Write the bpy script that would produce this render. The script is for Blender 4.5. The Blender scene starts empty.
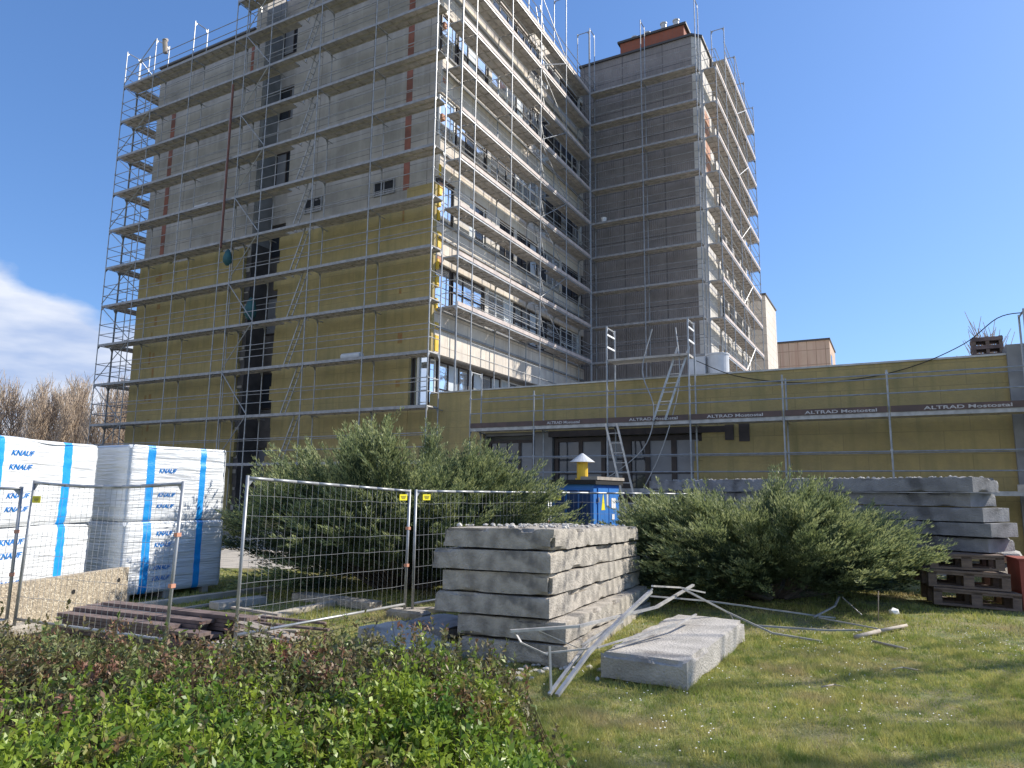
import bpy, bmesh, math, random
import numpy as np
from mathutils import Vector, Matrix, noise
random.seed(7)
SC = bpy.context.scene
COL = SC.collection
R = math.radians
PI = math.pi

# ------------------------------------------------------------------ frame of the building
AA = R(61.588)
D1 = Vector((-math.sin(AA), math.cos(AA), 0))      # along the long front, to the left
D2 = Vector((math.cos(AA), math.sin(AA), 0))       # into the depth, to the right
PO = Vector((-3.054, 25.027, 0))
def W(a, b, z=0.0):
    return PO + D1 * a + D2 * b + Vector((0, 0, z))

# ------------------------------------------------------------------ materials
def nodes(name):
    m = bpy.data.materials.new(name); m.use_nodes = True
    nt = m.node_tree
    return m, nt, nt.nodes, nt.links, nt.nodes['Principled BSDF']

def mat(name, c1, c2=None, scale=3.0, rough=0.8, metal=0.0, bump=0.0, bscale=None, stretch=(1, 1, 1),
        c3=None, c3scale=1.0, c3lo=0.55, c3hi=0.7, rot=0.0, spec=0.5, detail=6, transl=0.0):
    m, nt, N, L, P = nodes(name)
    P.inputs['Roughness'].default_value = rough
    P.inputs['Metallic'].default_value = metal
    P.inputs['Specular IOR Level'].default_value = spec
    tc = N.new('ShaderNodeTexCoord')
    mp = N.new('ShaderNodeMapping'); mp.inputs['Scale'].default_value = stretch
    mp.inputs['Rotation'].default_value = (0, 0, rot)
    L.new(tc.outputs['Object'], mp.inputs['Vector'])
    out = None
    if c2 is not None:
        n = N.new('ShaderNodeTexNoise'); n.inputs['Scale'].default_value = scale; n.inputs['Detail'].default_value = detail
        L.new(mp.outputs['Vector'], n.inputs['Vector'])
        r = N.new('ShaderNodeValToRGB')
        r.color_ramp.elements[0].position = 0.36; r.color_ramp.elements[0].color = (*c1, 1)
        r.color_ramp.elements[1].position = 0.64; r.color_ramp.elements[1].color = (*c2, 1)
        L.new(n.outputs['Fac'], r.inputs['Fac'])
        out = r.outputs['Color']
        if c3 is not None:
            n3 = N.new('ShaderNodeTexNoise'); n3.inputs['Scale'].default_value = c3scale; n3.inputs['Detail'].default_value = 5
            L.new(mp.outputs['Vector'], n3.inputs['Vector'])
            r3 = N.new('ShaderNodeMapRange'); r3.inputs['From Min'].default_value = c3lo; r3.inputs['From Max'].default_value = c3hi
            L.new(n3.outputs['Fac'], r3.inputs['Value'])
            mx = N.new('ShaderNodeMixRGB'); mx.inputs['Color2'].default_value = (*c3, 1)
            L.new(r3.outputs['Result'], mx.inputs['Fac']); L.new(out, mx.inputs['Color1'])
            out = mx.outputs['Color']
        L.new(out, P.inputs['Base Color'])
    else:
        P.inputs['Base Color'].default_value = (*c1, 1)
    if bump > 0:
        nb = N.new('ShaderNodeTexNoise'); nb.inputs['Scale'].default_value = bscale or scale * 4; nb.inputs['Detail'].default_value = 8
        L.new(mp.outputs['Vector'], nb.inputs['Vector'])
        bp = N.new('ShaderNodeBump'); bp.inputs['Strength'].default_value = bump; bp.inputs['Distance'].default_value = 0.03
        L.new(nb.outputs['Fac'], bp.inputs['Height']); L.new(bp.outputs['Normal'], P.inputs['Normal'])
    if transl > 0:
        tr = N.new('ShaderNodeBsdfTranslucent')
        if out is not None: L.new(out, tr.inputs['Color'])
        else: tr.inputs['Color'].default_value = (*c1, 1)
        ms = N.new('ShaderNodeMixShader'); ms.inputs['Fac'].default_value = transl
        L.new(P.outputs['BSDF'], ms.inputs[1]); L.new(tr.outputs['BSDF'], ms.inputs[2])
        L.new(ms.outputs['Shader'], N['Material Output'].inputs['Surface'])
    return m

def panel_mat(name, c1, c2, mortar, bw, rh, msize=0.02, nscale=1.2, rough=0.85, c3=None, bump=0.3, offset=0.0, rib=0.0, stain=0.0):
    """wall material laid out in the building's own axes (x along the front, z up)"""
    m, nt, N, L, P = nodes(name)
    P.inputs['Roughness'].default_value = rough
    g = N.new('ShaderNodeNewGeometry')
    mp = N.new('ShaderNodeMapping'); mp.vector_type = 'POINT'
    mp.inputs['Rotation'].default_value = (0, 0, -math.atan2(D1.y, D1.x))
    L.new(g.outputs['Position'], mp.inputs['Vector'])
    sp = N.new('ShaderNodeSeparateXYZ'); L.new(mp.outputs['Vector'], sp.inputs[0])
    ad = N.new('ShaderNodeMath'); ad.operation = 'ADD'
    L.new(sp.outputs['X'], ad.inputs[0]); L.new(sp.outputs['Y'], ad.inputs[1])
    cb = N.new('ShaderNodeCombineXYZ'); L.new(ad.outputs[0], cb.inputs['X']); L.new(sp.outputs['Z'], cb.inputs['Y'])
    br = N.new('ShaderNodeTexBrick'); br.offset = offset
    br.inputs['Scale'].default_value = 1.0; br.inputs['Brick Width'].default_value = bw; br.inputs['Row Height'].default_value = rh
    br.inputs['Mortar Size'].default_value = msize; br.inputs['Mortar Smooth'].default_value = 0.3
    br.inputs['Color1'].default_value = (*c1, 1); br.inputs['Color2'].default_value = (*[x * 0.9 for x in c1], 1); br.inputs['Mortar'].default_value = (*mortar, 1)
    L.new(cb.outputs[0], br.inputs['Vector'])
    n = N.new('ShaderNodeTexNoise'); n.inputs['Scale'].default_value = nscale; n.inputs['Detail'].default_value = 8; n.inputs['Roughness'].default_value = 0.65
    L.new(mp.outputs['Vector'], n.inputs['Vector'])
    mr = N.new('ShaderNodeMapRange'); mr.inputs['From Min'].default_value = 0.38; mr.inputs['From Max'].default_value = 0.66
    L.new(n.outputs['Fac'], mr.inputs['Value'])
    mx = N.new('ShaderNodeMixRGB'); mx.inputs['Color2'].default_value = (*c2, 1)
    mm = N.new('ShaderNodeMath'); mm.operation = 'MULTIPLY'; mm.inputs[1].default_value = 0.8
    L.new(mr.outputs[0], mm.inputs[0]); L.new(mm.outputs[0], mx.inputs['Fac']); L.new(br.outputs['Color'], mx.inputs['Color1'])
    out = mx.outputs['Color']
    if c3 is not None:      # vertical run-off stains
        mp2 = N.new('ShaderNodeMapping'); mp2.inputs['Scale'].default_value = (2.2, 2.2, 0.16)
        L.new(mp.outputs['Vector'], mp2.inputs['Vector'])
        n2 = N.new('ShaderNodeTexNoise'); n2.inputs['Scale'].default_value = 1.6; n2.inputs['Detail'].default_value = 6
        L.new(mp2.outputs['Vector'], n2.inputs['Vector'])
        m2 = N.new('ShaderNodeMapRange'); m2.inputs['From Min'].default_value = 0.5; m2.inputs['From Max'].default_value = 0.75
        m2.inputs['To Max'].default_value = stain
        L.new(n2.outputs['Fac'], m2.inputs['Value'])
        x2 = N.new('ShaderNodeMixRGB'); x2.inputs['Color2'].default_value = (*c3, 1)
        L.new(m2.outputs[0], x2.inputs['Fac']); L.new(out, x2.inputs['Color1']); out = x2.outputs['Color']
    L.new(out, P.inputs['Base Color'])
    hb = N.new('ShaderNodeTexNoise'); hb.inputs['Scale'].default_value = 14; hb.inputs['Detail'].default_value = 6
    L.new(mp.outputs['Vector'], hb.inputs['Vector'])
    h = hb.outputs['Fac']
    if rib > 0:
        mr2 = N.new('ShaderNodeMath'); mr2.operation = 'MULTIPLY'; mr2.inputs[1].default_value = 2 * PI / rib
        L.new(ad.outputs[0], mr2.inputs[0])
        sn = N.new('ShaderNodeMath'); sn.operation = 'SINE'; L.new(mr2.outputs[0], sn.inputs[0])
        ab = N.new('ShaderNodeMath'); ab.operation = 'ADD'; L.new(sn.outputs[0], ab.inputs[0]); L.new(h, ab.inputs[1])
        h = ab.outputs[0]
    bp = N.new('ShaderNodeBump'); bp.inputs['Strength'].default_value = bump; bp.inputs['Distance'].default_value = 0.03
    L.new(h, bp.inputs['Height']); L.new(bp.outputs['Normal'], P.inputs['Normal'])
    return m

M = {}
M['facade'] = panel_mat('facade_concrete', (.46, .43, .39), (.27, .255, .235), (.2, .19, .18), 3.0, 1.0, .022, .7, c3=(.5, .48, .45), stain=.6)
M['insul'] = panel_mat('yellow_insulation', (.43, .335, .145), (.32, .26, .125), (.28, .225, .11), 1.2, .6, .011, 2.6, rough=.95, c3=(.25, .225, .10), stain=.85, offset=.5, bump=.5)
M['tower'] = panel_mat('dark_ribbed_concrete', (.31, .285, .275), (.20, .185, .18), (.11, .1, .105), 2.4, 1.0, .03, 1.1, c3=(.31, .28, .27), stain=.6, rib=.11, bump=.5)
M['cream'] = panel_mat('cream_plaster', (.72, .65, .55), (.52, .47, .41), (.33, .28, .23), 1.5, .62, .02, 1.5, c3=(.40, .30, .24), stain=.5)
M['white_wall'] = panel_mat('white_render', (.60, .57, .52), (.44, .42, .39), (.42, .4, .36), 1.2, .9, .02, 1.0, c3=(.5, .42, .36), stain=.5)
M['orange'] = panel_mat('orange_panels', (.62, .46, .34), (.54, .38, .27), (.28, .18, .12), .8, 1.4, .03, .6, c3=(.42, .24, .18), stain=.5)
M['annexcon'] = mat('grey_concrete', (.30, .30, .30), (.22, .22, .22), 1.5, .85, bump=.3)
M['roof'] = mat('roof_felt', (.12, .12, .12), (.18, .175, .17), 2, .9)
M['coping'] = mat('dark_coping', (.07, .065, .065), None, rough=.6)
M['lightcoping'] = mat('pale_coping', (.55, .55, .53), (.42, .42, .4), 4, .6)
M['brick'] = panel_mat('red_brick', (.36, .11, .06), (.28, .09, .05), (.24, .12, .09), .25, .08, .012, 2, bump=.4)
M['redstrip'] = mat('red_sealant', (.34, .13, .09), (.2, .09, .07), 2, .8)
M['redbrick2'] = mat('orange_render_patch', (.5, .26, .16), (.40, .20, .13), 5, .85)
M['frame_dark'] = mat('dark_window_frame', (.035, .028, .028), (.06, .045, .04), 4, .6)
M['frame_white'] = mat('white_window_frame', (.7, .7, .68), None, rough=.5)
def glass(name, c, rough, metal):
    m, nt, N, L, P = nodes(name)
    P.inputs['Base Color'].default_value = (*c, 1); P.inputs['Roughness'].default_value = rough
    P.inputs['Metallic'].default_value = metal; P.inputs['Specular IOR Level'].default_value = .9
    tc = N.new('ShaderNodeTexCoord'); n = N.new('ShaderNodeTexNoise'); n.inputs['Scale'].default_value = 1.3; n.inputs['Detail'].default_value = 2
    L.new(tc.outputs['Object'], n.inputs['Vector'])
    b = N.new('ShaderNodeBump'); b.inputs['Strength'].default_value = .12; b.inputs['Distance'].default_value = .05
    L.new(n.outputs['Fac'], b.inputs['Height']); L.new(b.outputs['Normal'], P.inputs['Normal'])
    return m
M['glass'] = glass('window_glass', (.03, .035, .045), .06, 0)
M['glass_sky'] = glass('reflective_glass', (.80, .86, .92), .05, .9)
M['curtain'] = mat('white_blind', (.55, .6, .64), (.42, .47, .5), 2, .6)
M['board'] = mat('grey_board_panel', (.20, .21, .23), (.26, .27, .29), 1.3, .35)
M['steel'] = mat('galvanised_steel', (.42, .43, .44), (.30, .31, .32), 6, .45, metal=.45)
M['steel_dull'] = mat('weathered_steel', (.26, .265, .27), (.36, .36, .37), 6, .55, metal=.3)
M['deck'] = mat('grey_scaffold_deck', (.52, .48, .44), (.36, .335, .31), 5, .7, metal=.1, c3=(.45, .43, .40), c3scale=2.5, c3lo=.58, c3hi=.68)
M['toe'] = mat('pale_toe_board', (.60, .51, .46), (.46, .39, .36), 3, .7)
M['toe_brown'] = mat('brown_toe_board', (.13, .085, .075), (.09, .065, .06), 3, .7)
M['white_paint'] = mat('white_paint', (.8, .8, .8), None, rough=.6)
M['toe_letter'] = mat('worn_lettering', (.6, .6, .6), (.4, .38, .38), 30, .7)
M['rust'] = mat('rusty_brown_pole', (.22, .09, .06), (.14, .06, .045), 6, .7)
M['slab'] = mat('weathered_concrete', (.47, .425, .36), (.27, .245, .21), 6.5, .9, bump=.7, bscale=38, c3=(.16, .15, .14), c3scale=3.3, c3lo=.57, c3hi=.74)
M['slab_light'] = mat('pale_concrete', (.48, .45, .41), (.34, .32, .29), 3.5, .9, bump=.7, bscale=38, c3=(.24, .22, .2), c3scale=1.6, c3lo=.6, c3hi=.7)
M['slab_dark'] = mat('dark_grey_concrete', (.29, .29, .30), (.19, .19, .20), 3.0, .9, bump=.7, bscale=38, c3=(.12, .12, .125), c3scale=1.6, c3lo=.58, c3hi=.68, stretch=(1, 1, 1))
M['pebble'] = mat('exposed_aggregate', (.50, .42, .31), (.30, .25, .19), 22, .9, bump=.9, bscale=45, c3=(.62, .55, .43), c3scale=30, c3lo=.55, c3hi=.62)
M['wood'] = mat('old_pallet_wood', (.22, .16, .125), (.13, .095, .08), 4, .85, bump=.4, stretch=(1, 1, 4))
M['plank'] = mat('grey_brown_board', (.20, .145, .13), (.11, .08, .075), 5, .85, bump=.3)
M['palewood'] = mat('pale_board', (.42, .37, .31), (.30, .26, .22), 5, .85, bump=.3)
M['alu'] = mat('aluminium_profile', (.62, .60, .57), (.44, .42, .40), 8, .4, metal=.35)
M['blue'] = mat('blue_sheet_metal', (.045, .21, .58), (.035, .165, .48), 2, .45)
M['blue_shaded'] = mat('shaded_blue_sheet_metal', (.015, .05, .16), (.012, .04, .12), 2, .5)  # body blue darkened to carry the shade of the left side
M['yellow'] = mat('yellow_paint', (.80, .52, .04), (.7, .44, .03), 4, .5)
M['yellow_sign'] = mat('yellow_plastic', (.85, .74, .02), None, rough=.5)
M['black'] = mat('black_rubber', (.012, .012, .013), None, rough=.6)
M['film'] = mat('white_film', (.74, .76, .77), (.62, .64, .66), 2.2, .3, bump=1.0, bscale=2.6, stretch=(.5, .8, 9), detail=4)
M['stripe'] = mat('blue_print', (.012, .28, .72), (.02, .33, .76), 9, .4, bump=.2)
M['red_box'] = mat('red_plastic', (.30, .06, .04), (.25, .05, .035), 3, .55)
M['net'] = mat('green_tarp', (.02, .085, .095), (.035, .13, .14), 4, .7)
M['tank'] = mat('white_tank', (.62, .63, .64), (.52, .53, .54), 3, .5)
M['bark'] = mat('grey_bark', (.16, .125, .09), (.10, .08, .06), 8, .9)
M['twig'] = mat('bare_twigs', (.52, .42, .32), (.38, .30, .22), .6, .9)
M['ground'] = mat('turf_soil', (.13, .16, .045), (.25, .22, .10), 4.4, .95, bump=.8, bscale=25, c3=(.22, .17, .09), c3scale=.7, c3lo=.52, c3hi=.7)
M['bounce_ground'] = mat('pale_bounce_ground', (.46, .42, .36), (.34, .31, .27), 3, .95, bump=.5, bscale=30)  # pale tone for the added light-bouncing sheet
M['blade'] = mat('grass_blade', (.20, .27, .05), (.54, .50, .17), 6, .6, transl=.35, detail=8, c3=(.46, .38, .2), c3scale=.9, c3lo=.54, c3hi=.68)
M['daisy'] = mat('daisy_petal', (.8, .8, .76), None, rough=.7)
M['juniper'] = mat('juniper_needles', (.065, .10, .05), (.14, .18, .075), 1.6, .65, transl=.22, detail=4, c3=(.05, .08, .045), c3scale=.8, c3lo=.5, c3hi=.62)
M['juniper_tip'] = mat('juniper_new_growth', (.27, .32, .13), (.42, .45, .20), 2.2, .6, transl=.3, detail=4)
M['hedge_green'] = mat('green_leaf', (.12, .22, .03), (.33, .42, .05), 2.6, .42, transl=.4, detail=5, c3=(.28, .17, .09), c3scale=3, c3lo=.58, c3hi=.68)
M['hedge_red'] = mat('reddish_leaf', (.19, .145, .075), (.15, .21, .06), 4, .5, transl=.3, detail=3, c3=(.30, .15, .10), c3scale=3.2, c3lo=.54, c3hi=.64)
M['hedge_stem'] = mat('hedge_stem', (.11, .06, .04), (.07, .045, .03), 8, .8)
M['hill'] = mat('wooded_hill', (.10, .11, .12), (.13, .12, .11), .02, .95)
M['rubble'] = mat('light_rubble', (.55, .52, .47), (.38, .36, .33), 6, .9, bump=.5)
M['path'] = mat('kerb_concrete', (.46, .41, .34), (.34, .31, .26), 4, .9, bump=.3)
M['wire'] = mat('fence_wire', (.32, .33, .34), None, rough=.5, metal=.4)
M['clip'] = mat('orange_clip', (.6, .28, .18), None, rough=.6)

# ------------------------------------------------------------------ mesh helpers
def tag(o, label=None, cat=None, group=None, kind=None):
    if label: o['label'] = label
    if cat: o['category'] = cat
    if group: o['group'] = group
    if kind: o['kind'] = kind
    return o
def empty(name, loc, label, cat, group=None):
    o = bpy.data.objects.new(name, None); o.empty_display_size = .3
    COL.objects.link(o); o.location = Vector(loc)
    return tag(o, label, cat, group)

def pieces(mb, name, m, parent, step=8):
    """every 8-vertex box of the builder becomes a part of its own"""
    for k in range(0, len(mb.v), step):
        q = MB(); nf = 6 * (k // step); q.v = mb.v[k:k + step]; q.f = [tuple(i - k for i in f) for f in mb.f[nf:nf + 6]]; q.mi = [0] * 6
        q.build(name, m, parent)

class MB:
    def __init__(s): s.v = []; s.f = []; s.mi = []
    def add(s, vs, fs, mi=0):
        n = len(s.v); s.v += [Vector(p) for p in vs]
        s.f += [tuple(i + n for i in f) for f in fs]; s.mi += [mi] * len(fs)
    def hexa(s, p, mi=0):      # p: 4 bottom, 4 top
        s.add(p, [(0, 3, 2, 1), (4, 5, 6, 7), (0, 1, 5, 4), (1, 2, 6, 5), (2, 3, 7, 6), (3, 0, 4, 7)], mi)
    def ab(s, a0, a1, b0, b1, z0, z1, mi=0):
        s.hexa([W(a1, b0, z0), W(a0, b0, z0), W(a0, b1, z0), W(a1, b1, z0), W(a1, b0, z1), W(a0, b0, z1), W(a0, b1, z1), W(a1, b1, z1)], mi)
    def box(s, c, X, Y, Z, mi=0):   # centre and three half-axis vectors
        c = Vector(c); X = Vector(X); Y = Vector(Y); Z = Vector(Z)
        s.hexa([c - X - Y - Z, c + X - Y - Z, c + X + Y - Z, c - X + Y - Z, c - X - Y + Z, c + X - Y + Z, c + X + Y + Z, c - X + Y + Z], mi)
    def bar(s, p, q, w, h, up=(0, 0, 1), mi=0):
        p = Vector(p); q = Vector(q); d = (q - p)
        if d.length < 1e-6: return
        u = Vector(up); sd = d.cross(u)
        if sd.length < 1e-5: sd = d.cross(Vector((1, 0, 0)))
        sd.normalize(); u = sd.cross(d).normalized()
        s.box((p + q) / 2, d / 2, sd * w / 2, u * h / 2, mi)
    def tube(s, p, q, r, n=6, r2=None, mi=0, cap=True):
        p = Vector(p); q = Vector(q); d = q - p
        if d.length < 1e-6: return
        d.normalize(); a = d.cross(Vector((0, 0, 1)))
        if a.length < 1e-3: a = Vector((1, 0, 0))
        a.normalize(); b = d.cross(a); r2 = r if r2 is None else r2
        vs = [p + (a * math.cos(2 * PI * i / n) + b * math.sin(2 * PI * i / n)) * r for i in range(n)] + \
             [q + (a * math.cos(2 * PI * i / n) + b * math.sin(2 * PI * i / n)) * r2 for i in range(n)]
        fs = [(i, (i + 1) % n, (i + 1) % n + n, i + n) for i in range(n)]
        if cap: fs += [tuple(range(n - 1, -1, -1)), tuple(range(n, 2 * n))]
        s.add(vs, fs, mi)
    def path(s, pts, r, n=6, mi=0):
        for i in range(len(pts) - 1): s.tube(pts[i], pts[i + 1], r, n, mi=mi)
    def build(s, name, m, parent=None, origin=None, smooth=False):
        me = bpy.data.meshes.new(name)
        off = Vector((0, 0, 0))
        if parent is not None:
            off = wloc(parent)
        if origin is not None: off2 = Vector(origin)
        else: off2 = off if parent is not None else Vector((0, 0, 0))
        me.from_pydata([tuple(v - off2) for v in s.v], [], s.f)
        ms = m if isinstance(m, (list, tuple)) else [m]
        for x in ms: me.materials.append(x)
        if len(ms) > 1: me.polygons.foreach_set('material_index', s.mi)
        if smooth: me.polygons.foreach_set('use_smooth', [True] * len(me.polygons))
        me.update()
        o = bpy.data.objects.new(name, me); COL.objects.link(o)
        if parent is not None:
            o.parent = parent; o.location = off2 - off
        else: o.location = off2
        return o
def wloc(o):
    l = Vector(o.location)
    while o.parent is not None:
        o = o.parent; l += Vector(o.location)
    return l

def np_mesh(name, verts, faces, m, origin=(0, 0, 0), parent=None, fsize=None):
    """fast mesh of many equal polygons; faces is an (n,k) array"""
    me = bpy.data.meshes.new(name)
    org = np.array(wloc(parent) if parent is not None else origin, dtype=np.float64)
    verts = (verts - org).astype(np.float32)
    nf, k = faces.shape
    me.vertices.add(len(verts)); me.vertices.foreach_set('co', verts.ravel())
    me.loops.add(nf * k); me.loops.foreach_set('vertex_index', faces.astype(np.int32).ravel())
    me.polygons.add(nf); me.polygons.foreach_set('loop_start', np.arange(0, nf * k, k, dtype=np.int32))
    me.update(calc_edges=True)
    me.materials.append(m)
    o = bpy.data.objects.new(name, me); COL.objects.link(o)
    if parent is not None: o.parent = parent
    else: o.location = tuple(org)
    return o

def text(name, s, size, pos, xdir, zdir, m, parent, shear=0.0, extrude=.002, width=None):
    cu = bpy.data.curves.new(name, 'FONT'); cu.body = s; cu.size = size; cu.shear = shear; cu.extrude = extrude
    cu.offset = size * 0.02
    tmp = bpy.data.objects.new(name + '_c', cu); COL.objects.link(tmp)
    dg = bpy.context.evaluated_depsgraph_get()
    me = bpy.data.meshes.new_from_object(tmp.evaluated_get(dg))
    bpy.data.objects.remove(tmp)
    xs = [v.co.x for v in me.vertices]; w = max(xs) - min(xs)
    sx = (width / w) if width else 1.0
    X = Vector(xdir).normalized(); Z = Vector(zdir).normalized(); Y = X.cross(Z) * -1
    off = wloc(parent)
    for v in me.vertices:
        c = v.co.copy(); v.co = Vector(pos) - off + X * (c.x * sx) + Z * c.y - Y * c.z * -1
    me.materials.clear(); me.materials.append(m); me.name = name
    o = bpy.data.objects.new(name, me); COL.objects.link(o); o.parent = parent
    return o

# ------------------------------------------------------------------ ground, hill
def ground():
    mb = MB()
    xs = [-900, -300, -100, -40, -20, -12, -6, 0, 6, 12, 20, 40, 100, 300, 900]
    ys = [-60, -10, 0, 4, 8, 12, 16, 22, 30, 60, 120, 300, 900]
    vs = [(x, y, 0) for y in ys for x in xs]; n = len(xs)
    fs = [(j * n + i, j * n + i + 1, (j + 1) * n + i + 1, (j + 1) * n + i) for j in range(len(ys) - 1) for i in range(n - 1)]
    mb.add(vs, fs)
    tag(mb.build('ground', M['ground']), kind='structure')
    y_ = MB(); y_.add([(-60, 17.5, .004), (60, 17.5, .004), (60, 90, .004), (-60, 90, .004)], [(0, 1, 2, 3)])
    tag(y_.build('bounce_sheet', M['bounce_ground']), kind='structure')  # pale sheet added behind the bushes to bounce light up under the decks
    h = MB(); K = 60; rows = []
    for i in range(K):
        x = -700 + 1400 * i / (K - 1)
        ht = 30 + 10 * noise.noise(Vector((x * .006, 3, 0))) + 5 * noise.noise(Vector((x * .03, 9, 0)))
        rows.append([(x, 430, -1), (x * 1.02, 470, ht * .7), (x * 1.05, 540, ht), (x * 1.1, 700, ht * .6)])
    vs = [p for r_ in rows for p in r_]
    fs = [(i * 4 + j, (i + 1) * 4 + j, (i + 1) * 4 + j + 1, i * 4 + j + 1) for i in range(K - 1) for j in range(3)]
    h.add(vs, fs); tag(h.build('hill', M['hill'], smooth=True), kind='structure')
ground()

# ------------------------------------------------------------------ buildings
Z0 = 4.95
def LV(n): return Z0 + 2.0 * n

main = empty('hospital_building', W(5, 8, 0), 'tall grey concrete hospital block, lower storeys clad in yellow insulation', 'building')
ROOF = 26.35
b = MB()
b.ab(11.0, 18.9, 1.2, 15, 0, 24.25)              # left wing
b.ab(.75, 8.85, 1.2, 2.4, 7.2, ROOF)             # front right of the slot, overhanging
b.ab(1.7, 8.85, 1.2, 2.4, 0, 7.2)
b.ab(.75, 11.0, 2.4, 16.1, 7.2, ROOF)
b.ab(1.4, 11.0, 2.4, 16.1, 0, 7.2)
b.ab(11.0, 11.7, 1.2, 15, 24.25, ROOF)
b.build('wall', M['facade'], main)
# roof edges
b = MB(); b.ab(11.75, 19.0, 1.12, 15.1, 24.25, 24.37); b.ab(.5, 11.75, 2.5, 16.0, ROOF, ROOF + .12); b.ab(.5, 8.85, 1.1, 2.5, ROOF, ROOF + .12)
b.build('coping', M['coping'], main)
# yellow insulation, board by board at its free edges
def insul_rows(a0, a1, z0, z1, j0, j1, seed, b0=1.05, b1=1.2, top=None):
    r_ = random.Random(seed); mb = MB(); z = z0
    while z < z1 - .05:
        h = min(.6, z1 - z)
        mb.ab(a0 + (r_.uniform(0, j0) if j0 else 0), a1 - (r_.uniform(0, j1) if j1 else 0), b0, b1 - .003, z, z + h); z += h
    if top:
        for (ta, tb, tz) in top: mb.ab(ta, tb, b0, b1 - .003, z1, tz)
    return mb
insul_rows(11.02, 18.9, .3, 12.95, .28, 0, 3, top=[(16.6, 18.9, 13.25), (12.9, 15.2, 13.15)]).build('insulation', M['insul'], main)
insul_rows(1.62, 9.12, .3, 7.05, 0, .3, 4).build('insulation', M['insul'], main)
insul_rows(.62, 9.22, 7.05, 13.1, 0, .3, 5, top=[(.62, 2.0, 13.95), (2.0, 3.0, 13.45)]).build('insulation', M['insul'], main)
# yellow and orange patches at the sunlit corner edge
b = MB(); r_ = random.Random(2)
z = 7.2
while z < 14.8:
    h = r_.uniform(.3, .8); b.ab(.585, .745, 1.22, 1.22 + r_.uniform(.12, .3), z, z + h * .8); z += h + r_.uniform(.05, .5)
pieces(b, 'insulation_edge', M['yellow'], main)
b = MB(); z = 7.3
while z < 24:
    h = r_.uniform(.15, .35); b.ab(.59, .745, 1.25 + r_.uniform(0, .1), 1.45 + r_.uniform(0, .15), z, z + h); z += h + r_.uniform(1.0, 3.2)
pieces(b, 'brick_patch', M['redbrick2'], main)
# red expansion joints
b = MB(); b.ab(2.02, 2.32, 1.185, 1.2, 13.98, ROOF - .1); b.build('expansion_joint', M['redstrip'], main)
b = MB(); b.ab(17.35, 17.65, 1.185, 1.2, 13.3, 21.3); b.build('expansion_joint', M['redstrip'], main)
b = MB(); b.ab(11.72, 11.9, 1.185, 1.2, 21.5, 24.2); b.build('expansion_joint', M['redstrip'], main)
# faint red print columns on the insulation
r_ = random.Random(8); b = MB()
for a_ in (2.15, 17.5, 17.2):
    z = 1
    while z < 12.6:
        h = r_.uniform(.25, .7); b.ab(a_ - .07 + r_.uniform(-.12, .12), a_ + .07 + r_.uniform(-.05, .1), 1.045, 1.05, z, z + h); z += h + r_.uniform(.3, 1.6)
M['redprint'] = mat('red_print', (.31, .22, .075), (.32, .17, .07), 5, .95)
pieces(b, 'print_mark', M['redprint'], main)

def window(parent, a0, a1, z0, z1, plane, depth=.06, axis='a', mull=(), trans=(), fm='frame_dark', panes=None, fw=.06):
    """window in a front of constant b (axis 'a') or of constant a (axis 'b'); glass, frame and bars"""
    fr = MB()
    def bx(mb, u0, u1, d0, d1, z_0, z_1):
        if axis == 'a': mb.ab(u0, u1, plane + d0, plane + d1, z_0, z_1)
        else: mb.ab(plane - d1 if False else plane + d0, plane + d1, u0, u1, z_0, z_1)
    s = 1
    bx(fr, a0, a0 + fw, 0, depth * s, z0, z1); bx(fr, a1 - fw, a1, 0, depth * s, z0, z1)
    bx(fr, a0 + fw, a1 - fw, 0, depth * s, z0, z0 + fw); bx(fr, a0 + fw, a1 - fw, 0, depth * s, z1 - fw, z1)
    cuts = [a0 + fw] + [m_ for m_ in mull] + [a1 - fw]
    for m_ in mull: bx(fr, m_ - fw / 2, m_ + fw / 2, .003, depth * s - .003, z0 + fw, z1 - fw)
    for t_ in trans:
        bx(fr, a0 + fw, a1 - fw, .006, depth * s - .006, t_ - .03, t_ + .03)
    f = fr.build('window', M[fm], parent)
    for i in range(len(cuts) - 1):
        g = MB(); bx(g, cuts[i] + (fw / 2 if i else 0) , cuts[i + 1] - (fw / 2 if i < len(cuts) - 2 else 0), depth * .45, depth * .55, z0 + fw, z1 - fw)
        g.build('pane', M[(panes[i % len(panes)] if panes else 'glass')], f)
    return f

# slot windows and their pale aprons
for k, (zs, zh) in enumerate([(2.0, 3.7), (5.5, 7.2), (9.0, 10.8), (12.7, 14.3), (16.1, 18.0), (19.7, 21.4), (23.2, 25.0)]):
    window(main, 8.9, 10.95, zs, zh, 2.28, .1, mull=(9.55, 10.25), panes=['glass', 'board', 'glass'] if k % 2 else ['glass', 'glass', 'board'])
M['slot_dark'] = mat('slot_shade_and_adhesive', (.075, .07, .07), (.12, .11, .105), 2.5, .85, bump=.3)  # dark tone carries the recess shade; also colours the adhesive patches
b = MB()
for zs, zh in [(3.75, 5.45), (7.25, 8.95), (10.85, 12.65)]: b.ab(8.9, 10.95, 2.25, 2.4, zs, zh)
pieces(b, 'slot_panel', M['slot_dark'], main)
b = MB()
for zs, zh in [(14.35, 16.05), (18.05, 19.65), (21.45, 23.15)]: b.ab(8.9, 10.95, 2.25, 2.4, zs, zh)
pieces(b, 'slot_panel', M['facade'], main)
b = MB(); b.ab(10.955, 10.995, 1.22, 2.24, .3, 13.2); b.build('slot_shade_sheet', M['slot_dark'], main)  # thin sheet added; shade of the side wall put into its colour
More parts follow.
